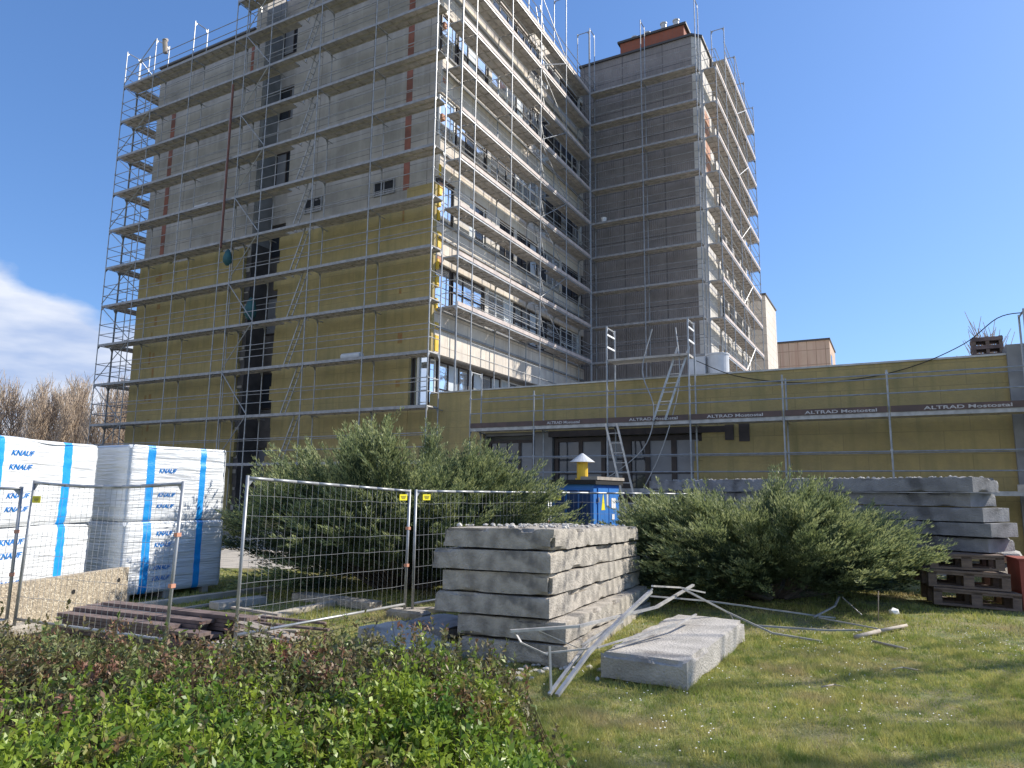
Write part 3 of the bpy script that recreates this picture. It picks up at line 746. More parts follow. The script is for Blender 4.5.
# crumbled mortar on the top slab
bm_ = MB(); r_ = random.Random(4)
def chunk(mb, p, s, rr):
    bm = bmesh.new(); bmesh.ops.create_icosphere(bm, subdivisions=1, radius=s)
    sx, sy, sz = rr.uniform(.7, 1.3), rr.uniform(.7, 1.3), rr.uniform(.4, .8)
    an = rr.uniform(0, 6.28)
    vs = []
    for v in bm.verts:
        c = v.co * rr.uniform(.7, 1.2); x = c.x * sx; y = c.y * sy
        vs.append(Vector((x * math.cos(an) - y * math.sin(an), x * math.sin(an) + y * math.cos(an), c.z * sz)) + Vector(p))
    mb.add(vs, [tuple(v.index for v in f.verts) for f in bm.faces]); bm.free()
for k in range(140):
    q_ = r_.uniform(.1, 4.3); p = cornerF + dlv * q_ + dwv * r_.uniform(.25, 1.5) + Vector((0, 0, 1.5 - q_ * .033)); chunk(bm_, p, r_.uniform(.012, .04), r_)
tag(bm_.build('mortar_crumbs', M['rubble'], origin=cornerF + Vector((0, 0, 1.49))), 'crumbled mortar bits strewn on top of the front slab stack', 'rubble', kind='stuff')
# single slab in the grass
rough_slab('concrete_slab', (.93, 7.62), (.49, .87), (.87, -.49), 2.75, .92, .27, .01, M['slab_light'], 'single pale slab lying flat in the grass right of the front stack', None, 31, amp=.015, chip=.5)
o = MB(); o.tube(Vector((2.03, 7.68, .12)), Vector((2.07, 7.66, .12)), .07, 12)
# broken slab on the left side of the stack
rough_slab('concrete_slab', (-1.05, 7.75), (-.62, .78), (.80, .60), 1.25, .62, .2, .02, M['slab_light'], 'short broken slab leaning low beside the left foot of the front stack', None, 41, amp=.04, chip=2.0, tilt=(R(3), R(-4)))
rough_slab('concrete_slab', (-.78, 9.3), (-.75, .66), (.66, .75), 1.0, .8, .16, .02, M['slab_dark'], 'flat grey slab piece beside the fence foot left of the stack', None, 43, amp=.03, chip=1.5, tilt=(R(2), R(2)))
# long slabs behind, right
NR = Vector((8.22, 12.6, 0)); FR = Vector((4.0, 19.6, 0)); dlr = (FR - NR).normalized(); dwr = Vector((dlr.y, -dlr.x, 0))
lab5 = ['lowest long dark slab resting on the pallets at the right', 'second long slab from the bottom of the rear right stack', 'middle long slab of the rear right stack behind the juniper',
        'second long slab from the top of the rear stack', 'topmost long slab of the rear stack with white crumbled edge']
for k in range(5):
    c = NR - dlr * [.12, .22, .1, -.12, .0][k] + dwr * [.05, -.02, .0, .06, -.06][k]
    rough_slab('concrete_slab', (c.x, c.y), (dlr.x, dlr.y), (dwr.x, dwr.y), [5.8, 6, 6, 8.2, 8.4][k], .95, [.255, .26, .26, .258, .28][k], .93 + k * .262, M['slab_dark'], lab5[k], 'long slabs of the rear stack', 61 + k, amp=.02, step=.07, chip=1.2 if k == 4 else .5)
bm_ = MB(); r_ = random.Random(14)
for k in range(200):
    p = NR + dlr * r_.uniform(.2, 8.0) + dwr * r_.choice([r_.uniform(.03, .2), r_.uniform(.05, 1.0)]) + Vector((0, 0, 2.255)); chunk(bm_, p, r_.uniform(.015, .05), r_)
tag(bm_.build('mortar_crumbs', M['rubble'], origin=NR + Vector((0, 0, 2.25))), 'whitish mortar crumbs along the top of the rear slab stack', 'rubble', kind='stuff')

# supports under the far end of the long slabs
for q, lab in ((.5, 'timber bearer under the middle of the rear slab stack'), (.66, 'timber bearer under the far end of the rear slab stack')):
    o = MB(); c = NR + dlr * 8.3 * q; o.box(c + dwr * .6 + Vector((0, 0, .46)), dlr * .1, dwr * .6, Vector((0, 0, .46)))
    tag(o.build('timber_bearer', M['wood'], origin=c), lab, 'timber')
# pallets
def pallet(loc, rz, label, L=1.3, Wd=1.0, h=.3, tilt=0):
    root = empty('wooden_pallet', (0, 0, 0), label, 'pallet', 'pallets under the rear slabs')
    def add(n, bxs):
        mb = MB()
        for (x0, x1, y0, y1, z0, z1) in bxs:
            mb.hexa([(x0, y0, z0), (x1, y0, z0), (x1, y1, z0), (x0, y1, z0), (x0, y0, z1), (x1, y0, z1), (x1, y1, z1), (x0, y1, z1)])
        mb.build(n, M['wood'], root)
    t = .035
    for x0, x1 in ((0, .13), (L / 2 - .08, L / 2 + .08), (L - .13, L)): [add('block', [(x0, x1, y, y + .14, t + .001, h - t - .001)]) for y in (0, Wd / 2 - .07, Wd - .14)]
    for j in (0, Wd / 2 - .07, Wd - .14): add('stringer', [(-.0, L, j, j + .12, h - t * 2.2, h - t * 1.1)])
    for k in range(6): add('top_board', [(0, L, -.01 + k * (Wd - .13) / 5, .12 + k * (Wd - .13) / 5, h - t, h)])
    for k in range(3): add('bottom_board', [(0, L, -.005 + k * (Wd - .13) / 2, .125 + k * (Wd - .13) / 2, 0, t)])
    root.location = loc; root.rotation_euler = (0, tilt, rz)
    return root
pr_ = math.atan2(-dlr.y, -dlr.x) 
base = Vector((7.35, 12.62, 0)); px = Vector((1.13, -.38, 0)).normalized(); rz = math.atan2(px.y, px.x)
pallet(base, rz, 'lowest weathered pallet in the grass under the rear slabs', tilt=R(2.5), h=.29).location.z = .06
pallet(base + Vector((-.05, .03, .31)), rz + R(2), 'middle weathered pallet under the rear slabs', tilt=R(2), h=.29, L=1.24).location.z = .36
pallet(base + Vector((0.02, .06, .6)), rz - R(1), 'uppermost lighter pallet directly below the rear slabs', h=.26, L=1.12).location.z = .655
o = MB(); o.box((9.12, 12.5, .42), Vector((.35, -.1, 0)), Vector((.1, .3, 0)), (0, 0, .42)); o.box((9.12, 12.5, .855), Vector((.37, -.11, 0)), Vector((.11, .32, 0)), (0, 0, .015))
tag(o.build('red_container', M['red_box'], origin=(9.12, 12.5, 0)), 'dark red plastic container at the right edge beside the pallets', 'container')
o = MB(); r_ = random.Random(77); chunk(o, (9.3, 13.6, .8), .34, r_); chunk(o, (9.5, 13.7, .35), .5, r_)
tag(o.build('concrete_lump', M['slab_light'], origin=(9.3, 13.6, 0)), 'broken concrete lump behind the red container', 'rubble')

# ------------------------------------------------------------------ insulation bales
def bale(base, dirx, L, D, H, label, seed, tiltz=0):
    """shrink-wrapped bale; dirx = along the printed face, the face looks towards -y' """
    root_loc = Vector(base); X = Vector((*dirx, 0)).normalized(); Y = Vector((-X.y, X.x, 0))
    root = empty('wrapped_bale', root_loc, label, 'bale', 'white wrapped insulation bales')
    rr = random.Random(seed)
    nx, ny, nz = 44, 16, 30
    stripes = [(.17, .245), (.70, .765)]
    def P_(x, y, z, nrm):
        q = Vector((x * 1.4 + seed, y * 1.4, z * 9)); w1 = noise.noise(q) * .016
        q2 = Vector((x * .9 + seed, y * .9, z * .8 + 4)); w2 = noise.noise(q2) * .03
        d = w1 + w2
        # soft corners, sagging top
        ex = min(x, L - x); ey = min(y, D - y); ez = min(z, H - z)
        rd = .07
        p = Vector((x, y, z)) + nrm * d
        cx = max(0, rd - ex); cy = max(0, rd - ey); cz = max(0, rd - ez)
        if nrm.y != 0: s_ = (cx * cx + cz * cz) / (2 * rd); p -= nrm * s_
        elif nrm.x != 0: s_ = (cy * cy + cz * cz) / (2 * rd); p -= nrm * s_
        else: s_ = (cx * cx + cy * cy) / (2 * rd); p -= nrm * s_
        return p
    mb = MB()
    def grid(o_, u, v, nu, nv, nrm, stripe=False, flip=False):
        vs = []; 
        us = sorted(set([i / nu for i in range(nu + 1)] + ([x for s in stripes for x in s] if stripe else [])))
        for j in range(nv + 1):
            for uu in us:
                c = o_ + u * uu + v * (j / nv); vs.append(P_(c.x, c.y, c.z, nrm))
        n = len(us); f0 = []; f1 = []
        for j in range(nv):
            for i in range(n - 1):
                q = (j * n + i, j * n + i + 1, (j + 1) * n + i + 1, (j + 1) * n + i)
                if flip: q = q[::-1]
                um = (us[i] + us[i + 1]) / 2
                (f1 if stripe and any(s[0] < um < s[1] for s in stripes) else f0).append(q)
        base_ = len(mb.v)
        vs = [root_loc + X * p.x + Y * p.y + Vector((0, 0, p.z)) for p in vs]
        mb.add(vs, f0, 0)
        mb.f += [tuple(i + base_ for i in q) for q in f1]; mb.mi += [1] * len(f1)
    grid(Vector((0, 0, 0)), Vector((L, 0, 0)), Vector((0, 0, H)), nx, nz, Vector((0, -1, 0)), True)
    grid(Vector((0, D, 0)), Vector((L, 0, 0)), Vector((0, 0, H)), nx, nz, Vector((0, 1, 0)), True, True)
    grid(Vector((0, 0, 0)), Vector((0, D, 0)), Vector((0, 0, H)), ny, nz, Vector((-1, 0, 0)), False, True)
    grid(Vector((L, 0, 0)), Vector((0, D, 0)), Vector((0, 0, H)), ny, nz, Vector((1, 0, 0)))
    grid(Vector((0, 0, H)), Vector((L, 0, 0)), Vector((0, D, 0)), nx, ny, Vector((0, 0, 1)), True)
    body = mb.build('film_wrap', [M['film'], M['stripe']], root, smooth=True)
    for (fx, fz, sz) in ((.29, .80, .11), (.285, .64, .11), (.29, .32, .10), (.285, .17, .10)):
        if rr.random() < .95:
            t_ = text('lettering', 'KNAUF', sz, root_loc + X * (L * fx) + Vector((0, 0, H * fz)) - Y * .028, X, (0, 0, 1), M['stripe'], body, shear=.3, extrude=.001, width=L * .17)
            for v in t_.data.vertices:
                x_ = v.co.dot(X); z_ = v.co.z; p_ = P_(x_, 0, z_, Vector((0, -1, 0)))
                v.co = X * x_ + Y * (p_.y - .007) + Vector((0, 0, z_))
    for (fx, fz) in ((.33, .9), (.33, .45)):
        text('lettering', 'INSULATION', .05, root_loc + X * (L * fx) + Vector((0, 0, H * fz)) - Y * .045, X, (0, 0, 1), M['stripe'], body, shear=.0, extrude=.012, width=L * .2) if False else None
    return root
d2_ = (.53, .85); p2 = (-6.45, 12.0)
bale((*p2, .12), d2_, 1.92, 1.3, 1.2, 'lower white wrapped insulation bale in the right-hand pair, next to the juniper', 1)
bale((p2[0] - .02, p2[1] + .02, 1.33), d2_, 1.9, 1.3, 1.3, 'upper bale of the right-hand pair next to the juniper', 2)
d1_ = (.07, .997); p1 = (-7.15, 9.2)
bale((*p1, .12), d1_, 2.75, 1.3, 1.2, 'lower bale of the left-hand pair behind the pebbled wall', 3)
bale((p1[0] + .02, p1[1], 1.33), d1_, 2.72, 1.3, 1.26, 'upper bale of the left-hand pair at the left edge of the view', 4)
# shared timber bearers under the bales
for (pp, dd, L, lab) in ((p2, d2_, 1.92, 'timber bearers under the right-hand pair of bales'), (p1, d1_, 2.75, 'timber bearers under the left-hand pair of bales')):
    o = MB(); X = Vector((*dd, 0)).normalized(); Y = Vector((-X.y, X.x, 0)); c = Vector((*pp, 0))
    for f in (.08, .45, .85): o.box(c + X * L * f + Y * .65 + Vector((0, 0, .06)), X * .06, Y * .62, Vector((0, 0, .06)))
    tag(o.build('timber_bearer', M['palewood'], origin=c), lab, 'timber')
# pebbled concrete wall element
t = empty('pebbled_wall', (-6.6, 10.6, 0), 'low beige exposed-aggregate wall element with two lifting holes before the bales', 'wall')
q0 = Vector((-6.75, 8.8, 0)); q1 = Vector((-6.2, 11.8, 0)); dq = (q1 - q0).normalized(); nq = Vector((-dq.y, dq.x, 0))
o = MB(); o.box((q0 + q1) / 2 + nq * .07 + Vector((0, 0, .31)), (q1 - q0) / 2, nq * .07, Vector((0, 0, .31))); o.build('panel', M['pebble'], t)
for f, z in ((.63, .38), (.93, .44)):
    c = q0.lerp(q1, f) + Vector((0, 0, z)); o = MB(); o.tube(c - nq * .004, c + nq * .002, .035, 14); o.build('hole_shade_disc', M['black'], t)  # flat black disc, painted for the shade inside a hole

# ------------------------------------------------------------------ mesh fence panels
def fence(p, q, h, label, lean=(0, 0), sign=None, sag=0, round_=False, h2=None):
    p = Vector((*p, .08)); q = Vector((*q, .08)); h2 = h2 or h
    root = empty('mesh_fence', (p + q) / 2 - Vector((0, 0, .08)), label, 'fence', 'mobile mesh fence panels')
    u = (q - p); L = u.length; u.normalize(); ln = Vector((*lean, 0))
    def F(s, z): hh = h + (h2 - h) * s / L; return p + u * s + Vector((0, 0, z * hh)) + ln * z
    fr = MB(); r0 = .021
    fr.tube(F(0, 0), F(0, 1.0), r0, 8); fr.tube(F(L, 0), F(L, 1.0), r0, 8)
    seg = 8
    for k in range(seg): 
        s0, s1 = L * k / seg, L * (k + 1) / seg
        z0 = .985 - sag * math.sin(PI * k / seg); z1 = .985 - sag * math.sin(PI * (k + 1) / seg)
        fr.tube(F(s0, z0), F(s1, z1), r0 * .95, 8)
    fr.tube(F(0, .07), F(L, .07), r0 * .9, 8)
    fr.build('frame', M['steel'], root, smooth=True)
    g = MB()
    for s_ in (0, L):
        d_ = .09 if s_ == 0 else -.09
        g.add([F(s_, .975), F(s_ + d_, .975), F(s_, .92)], [(0, 1, 2)]); 
    g.build('corner_plate', M['steel'], root)
    w = MB(); n = int(L / .1)
    for k in range(1, n):
        s_ = L * k / n; pts = []
        for j in range(7):
            z = .07 + (.985 - .07) * j / 6
            zz = min(z, .985 - sag * math.sin(PI * s_ / L)); bow = .02 * noise.noise(Vector((s_ * 2, z * 3, L)))
            pts.append(F(s_ + bow, zz))
        w.path(pts, .0022, 3)
    for z in (.22, .36, .5, .62, .76, .88):
        pts = [F(L * k / 10, z + .01 * noise.noise(Vector((k * .9, z * 7, L)))) for k in range(11)]; w.path(pts, .0028, 3)
    w.build('wire_mesh', M['wire'], root)
    if sign:
        nrm = Vector((u.y, -u.x, 0))
        for (s_, z) in sign:
            sg = MB(); c = F(s_, z) + nrm * .02; sg.box(c, u * .085, nrm * .002, Vector((0, 0, .045))); so = sg.build('sign', M['yellow_sign'], root)
            tk = MB()
            for k in range(3): tk.box(c + nrm * .004 + Vector((0, 0, .018 - k * .018)), u * (.06 - .01 * k), nrm * .001, Vector((0, 0, .004)))
            tk.build('sign_print', M['frame_dark'], so)
    for z in (.38, .68):
        cl = MB(); cl.box(F(L, z), u * .026, Vector((u.y, -u.x, 0)) * .03, Vector((0, 0, .022))); cl.build('clip', M['clip'], root)
    return root
fence((-8.9, 8.25), (-6.45, 9.4), 1.82, 'mesh fence panel at the left edge with a rounded corner')
fence((-6.36, 9.42), (-3.86, 8.26), 1.90, 'leaning mesh fence panel in front of the board pile and bales', lean=(.06, 0), sag=.025, sign=[(.12, .87)])
fence((-3.18, 8.53), (-1.58, 11.0), 1.98, 'mesh fence panel in front of the left juniper, hung left of the post pair', lean=(.02, 0), sign=[(2.78, .93)], h2=1.84)
fence((-1.47, 11.05), (.73, 14.0), 1.84, 'mesh fence panel running behind the front slab stack', sign=[(.22, .935), ])
fence((.78, 14.05), (3.9, 15.4), 1.84, 'far mesh fence panel before the blue cabinet', sign=[(.14, .93)])
def foot(p, rz, label):
    o = MB(); c = Vector((*p, 0)); X = Vector((math.cos(rz), math.sin(rz), 0)); Y = Vector((-X.y, X.x, 0))
    x, y, h = .34, .11, .13
    vs = [c + X * sx * x * k + Y * sy * y * k + Vector((0, 0, z)) for z, k in ((0, 1), (h * .7, 1), (h, .82)) for sx, sy in ((-1, -1), (1, -1), (1, 1), (-1, 1))]
    fs = [(3, 2, 1, 0), (8, 9, 10, 11)] + [(r0 + i, r0 + (i + 1) % 4, r0 + 4 + (i + 1) % 4, r0 + 4 + i) for r0 in (0, 4) for i in range(4)]
    o.add(vs, fs); tag(o.build('ballast_block', M['slab'], origin=c), label, 'ballast block', 'concrete feet of the fence panels')
foot((-6.42, 9.46), R(70), 'concrete fence foot at the left post pair near the board pile')
foot((-1.52, 11.02), R(-30), 'concrete fence foot under the middle post pair left of the slab stack')
foot((.755, 14.02), R(-30), 'concrete fence foot behind the front slab stack')
foot((-3.2, 8.52), R(-30), 'concrete fence foot at the lone post behind the hedge')

# ------------------------------------------------------------------ boards on the ground
t = empty('board_pile', (-5.0, 9.5, 0), 'low pile of dark brown boards behind the leaning fence panel', 'board pile')
r_ = random.Random(9)
ax = Vector((2.2, -.95, 0)).normalized(); ay = Vector((-ax.y, ax.x, 0)); o0 = Vector((-5.85, 9.55, 0))
for k in range(7):
    for j in range(4):
        if k > 4 and j in (0,): continue
        if k == 6 and j != 2: continue
        L = r_.uniform(1.9, 2.6); s = r_.uniform(-.12, .15)
        mb = MB(); c = o0 + ax * (s + L / 2) + ay * (.1 + j * .21) + Vector((0, 0, .05 + k * .048))
        an = r_.uniform(-.02, .02); X = (ax + ay * an).normalized()
        mb.box(c, X * L / 2, Vector((-X.y, X.x, 0)) * .095, Vector((0, 0, .021))); mb.build('board', M['plank'], t)
t = empty('split_boards', (-3.9, 9.9, 0), 'loose heap of splintered pale boards right of the board pile', 'board pile')
for k in range(16):
    L = r_.uniform(.7, 1.9); an = R(r_.uniform(-45, -5)); X = Vector((math.cos(an), math.sin(an), 0)); mb = MB()
    c = Vector((-4.0 + r_.uniform(-.7, 1.1), 9.7 + r_.uniform(-.5, .7), .03 + (k % 5) * .04))
    mb.box(c, X * L / 2 + Vector((0, 0, r_.uniform(-.03, .03))), Vector((-X.y, X.x, 0)) * r_.uniform(.03, .09), Vector((0, 0, .014))); mb.build('board', M['palewood'] if k % 2 else M['plank'], t)
def strip(name, p, q, w, h, m, label, cat):
    o = MB(); o.bar(Vector((*p, h / 2 + .004)), Vector((*q, h / 2 + .004)), w, h); o2 = o.build(name, M[m], origin=((p[0] + q[0]) / 2, (p[1] + q[1]) / 2, 0)); tag(o2, label, cat)
    bv = o2.modifiers.new('b', 'BEVEL'); bv.width = .012; bv.segments = 2
strip('kerb_stone', (-6.1, 11.1), (-4.35, 13.9), .14, .1, 'path', 'pale kerb running back beside the bales', 'kerb')
strip('kerb_stone', (-3.73, 10.3), (-2.83, 12.2), .13, .09, 'path', 'short tan kerb in the grass behind the lone fence post', 'kerb')
strip('kerb_stone', (-5.4, 10.9), (-4.3, 13.0), .05, .05, 'palewood', 'thin pale lath in the grass between bales and fence', 'lath')
strip('concrete_block', (-4.68, 11.55), (-4.15, 12.25), .28, .12, 'slab_light', 'small whitish block lying in the grass before the left juniper', 'block')
strip('concrete_post', (-3.7, 12.75), (-2.15, 11.75), .3, .12, 'slab', 'flat grey concrete post lying in front of the left juniper', 'post')
strip('timber_bearer', (-1.75, 11.4), (-.4, 11.75), .14, .08, 'palewood', 'pale timber lying behind the middle fence posts', 'timber')
# rubble through the hedge gap
mb = MB(); r_ = random.Random(33)
for k in range(170):
    chunk(mb, (r_.uniform(-3.3, -.5), r_.uniform(7.1, 8.5), .02), r_.uniform(.02, .075), r_)
for k in range(60):
    chunk(mb, (r_.uniform(-.9, 1.0), r_.uniform(7.5, 8.4), .02), r_.uniform(.015, .05), r_)
tag(mb.build('rubble', M['rubble'], origin=(-1.8, 7.8, 0)), 'scattered pale stones along the back of the hedge', 'rubble', kind='stuff')

# ------------------------------------------------------------------ bent metal frames
def prof(mb, pts, w=.05, h=.04):
    w *= .62; h *= .62
    for i in range(len(pts) - 1): mb.bar(pts[i], pts[i + 1], w, h)
t = empty('bent_metal_frame', (.6, 7.6, 0), 'tangle of bent silver metal profiles thrown against the front slab stack', 'scrap metal')
for pts, w in (
    ([(.01, 7.35, .52), (.72, 7.6, .53), (1.75, 8.7, .56), (2.6, 10.3, .62)], .06),
    ([(.45, 6.92, .03), (.80, 7.35, .33), (1.18, 7.75, .58), (1.60, 8.25, .80)], .07),
    ([(.38, 6.95, .03), (.62, 7.3, .22), (.85, 7.75, .36), (1.25, 8.1, .5)], .055),
    ([(.40, 6.97, .02), (.385, 7.0, .45)], .035),
    ([(.06, 7.38, .50), (.12, 7.3, .42), (.35, 7.25, .33), (.38, 7.25, .32)], .03),
    ([(.35, 7.4, .3), (.9, 7.5, .34), (1.9, 8.4, .42)], .035),
    ([(1.62, 8.25, .86), (2.2, 9.4, .70), (2.6, 9.7, .60)], .045),
    ([(1.62, 8.25, .83), (1.1, 8.0, .45), (.75, 7.6, .34)], .03),
    ([(1.1, 7.7, .31), (2.0, 8.7, .36), (2.35, 9.2, .40)], .04),
    ([(.3, 7.5, .5), (.75, 7.7, .28), (.62, 7.2, .26)], .02)):
    mb = MB(); prof(mb, [Vector(p) for p in pts], w, w * .7); mb.build('profile', M['alu'], t)
t = empty('bent_metal_frame', (3.2, 9.8, 0), 'thin bent frame lying on the grass in front of the right juniper', 'scrap metal')
for pts, w in (
    ([(2.25, 9.4, .68), (2.95, 9.9, .32), (3.5, 9.75, .08), (4.05, 9.5, .03)], .05),
    ([(1.9, 9.9, .52), (2.9, 10.6, .36), (4.6, 10.9, .12), (4.9, 11.0, .08)], .045),
    ([(4.5, 10.8, .12), (5.0, 11.2, .22), (5.25, 11.6, .30)], .04),
    ([(4.55, 10.75, .12), (5.2, 10.3, .05)], .04),
    ([(3.3, 9.9, .15), (4.4, 10.1, .06), (4.9, 10.2, .05)], .05),
    ([(3.1, 10.0, .12), (3.0, 9.95, .3)], .025), ([(5.3, 11.6, .3), (5.5, 11.4, .06)], .025)):
    mb = MB(); prof(mb, [Vector(p) for p in pts], w, w * .7); mb.build('profile', M['steel_dull'], t)
def log(name, pts, r, m, label, cat):
    mb = MB()
    for i in range(len(pts) - 1): mb.tube(pts[i], pts[i + 1], r * (1 - .15 * i), 8, r2=r * (.85 - .15 * i))
    tag(mb.build(name, M[m], origin=pts[0], smooth=True), label, cat)
log('branch', [(4.6, 9.75, .04), (5.1, 10.1, .06), (5.75, 10.6, .05)], .032, 'palewood', 'thick pale branch lying at the right end of the bent frame', 'branch')
log('stick', [(4.75, 9.6, .02), (4.95, 9.15, .02)], .018, 'palewood', 'short bare stick in the grass right of the branch', 'stick')
log('plant_stake', [(5.65, 11.2, 0), (5.68, 11.2, .45)], .008, 'twig', 'thin upright stem before the right juniper', 'stem')
for k, (x, y) in enumerate(((4.2, 8.1), (3.1, 7.35))):
    log('stick', [(x, y, .02), (x + .15, y + .06, .03), (x + .3, y + .02, .01)], .009, 'palewood', ['thin curved twig in the middle of the lawn', 'thin curved twig nearest the camera on the lawn'][k], 'stick')
o = MB(); r_ = random.Random(1); chunk(o, (6.2, 11.8, .05), .09, r_); tag(o.build('paper_scrap', M['white_paint'], origin=(6.2, 11.8, 0)), 'small white scrap in the grass by the pallets', 'litter')
log('marker_peg', [(.27, 4.95, 0), (.27, 4.95, .12)], .012, 'redstrip', 'tiny red peg at the bottom edge next to the hedge', 'peg')

# ------------------------------------------------------------------ blue cabinet
t = empty('power_cabinet', (1.8, 16, 0), 'blue power distribution cabinet with yellow stickers between the junipers', 'cabinet')
A0 = Vector((1.8, 15.5, 0)); ex = Vector((.5, .866, 0)); ey = Vector((-.866, .5, 0))
H = 2.08
def cb(mb, u0, u1, v0, v1, z0, z1):
    f = lambda u, v, z: A0 + ex * u + ey * v + Vector((0, 0, z))
    mb.hexa([f(u0, v0, z0), f(u1, v0, z0), f(u1, v1, z0), f(u0, v1, z0), f(u0, v0, z1), f(u1, v0, z1), f(u1, v1, z1), f(u0, v1, z1)])
mb = MB(); cb(mb, 0, 1.5, 0, 1.0, .1, H); mb.build('body', M['blue'], t)
for u in (.2, .82):
    mb = MB(); cb(mb, u, u + .58, -.025, -.002, .2, H - .08); d_ = mb.build('door', M['blue'], t)
    mb = MB(); cb(mb, u + .05, u + .08, -.05, -.026, 1.0, 1.25); mb.build('handle', M['black'], d_)
for v in (.08, .38, .68):
    mb = MB(); f = .004
    mb.hexa([A0 - ex * .02 + ey * v + Vector((0, 0, .25)), A0 - ex * .002 + ey * v + Vector((0, 0, .25)), A0 - ex * .002 + ey * (v + .25) + Vector((0, 0, .25)), A0 - ex * .02 + ey * (v + .25) + Vector((0, 0, .25)),
             A0 - ex * .02 + ey * v + Vector((0, 0, 1.95)), A0 - ex * .002 + ey * v + Vector((0, 0, 1.95)), A0 - ex * .002 + ey * (v + .25) + Vector((0, 0, 1.95)), A0 - ex * .02 + ey * (v + .25) + Vector((0, 0, 1.95))])
    mb.build('side_panel', M['blue_shaded'], t)  # shaded side painted in with the darker blue
mb = MB(); cb(mb, -.06, 1.56, -.08, 1.06, H, H + .1); mb.build('roof_frame', M['black'], t)
mb = MB(); cb(mb, -.02, 1.6, -.1, .3, H + .1, H + .17); mb.build('roof_board', M['palewood'], t)
def tri(u, z, s):
    mb = MB(); f = lambda uu, zz: A0 + ex * uu - ey * .03 + Vector((0, 0, zz)); mb.add([f(u, z), f(u + s, z), f(u + s / 2, z + s * 1.7)], [(0, 1, 2)]); mb.build('warning_sticker', M['yellow_sign'], t)
tri(.36, 1.52, .22)
mb = MB(); cb(mb, .95, 1.2, -.034, -.028, 1.55, 1.78); mb.build('label_plate', M['white_paint'], t)
mb = MB(); cb(mb, .98, 1.12, -.034, -.028, 1.3, 1.42); mb.build('label_plate', M['white_paint'], t)
mb = MB(); cb(mb, .66, .76, -.034, -.028, 1.6, 1.9); mb.build('label_plate', M['curtain'], t)
mb = MB(); mb.path([A0 + ex * .2 - ey * .02 + Vector((0, 0, 2.2)), A0 - ex * .05 + ey * .3 + Vector((0, 0, 1.6)), A0 - ex * .03 + ey * .55 + Vector((0, 0, .3))], .012, 5); mb.build('power_cable', M['black'], t)
for zz in (.5, 1.7):
    for u in (.2, 1.4):
        mb = MB(); cb(mb, u - .02, u + .02, -.045, -.027, zz, zz + .1); mb.build('hinge', M['steel'], t)
mb = MB(); c = A0 + ex * .35 + ey * .42
t2 = empty('vent_pipe', c + Vector((0, 0, H + .1)), 'yellow vent pipe with a grey cone cap standing on the blue cabinet', 'vent')
mb.tube(c + Vector((0, 0, H + .1)), c + Vector((0, 0, H + .55)), .125, 16); mb.tube(c + Vector((0, 0, H + .1)), c + Vector((0, 0, H + .14)), .16, 16); mb.build('pipe', M['yellow'], t2, smooth=False)
mb = MB(); mb.tube(c + Vector((0, 0, H + .5)), c + Vector((0, 0, H + .7)), .29, 20, r2=.02); mb.build('cone_cap', M['tank'], t2)

# ------------------------------------------------------------------ vegetation
rng = np.random.default_rng(5)
def leaflets(P, D, Up, length, width):
    """rhombic leaves: base P, direction D, side from Up"""
    S = np.cross(D, Up); S /= (np.linalg.norm(S, axis=1, keepdims=True) + 1e-9)
    L = length[:, None]; Wd = width[:, None]
    a = P; b = P + D * L * .45 + S * Wd * .5; c = P + D * L; d = P + D * L * .45 - S * Wd * .5
    V = np.stack([a, b, c, d], 1).reshape(-1, 3); n = len(P)
    F = np.arange(n * 4).reshape(n, 4)
    return V, F
def unit(v): return v / (np.linalg.norm(v, axis=1, keepdims=True) + 1e-9)

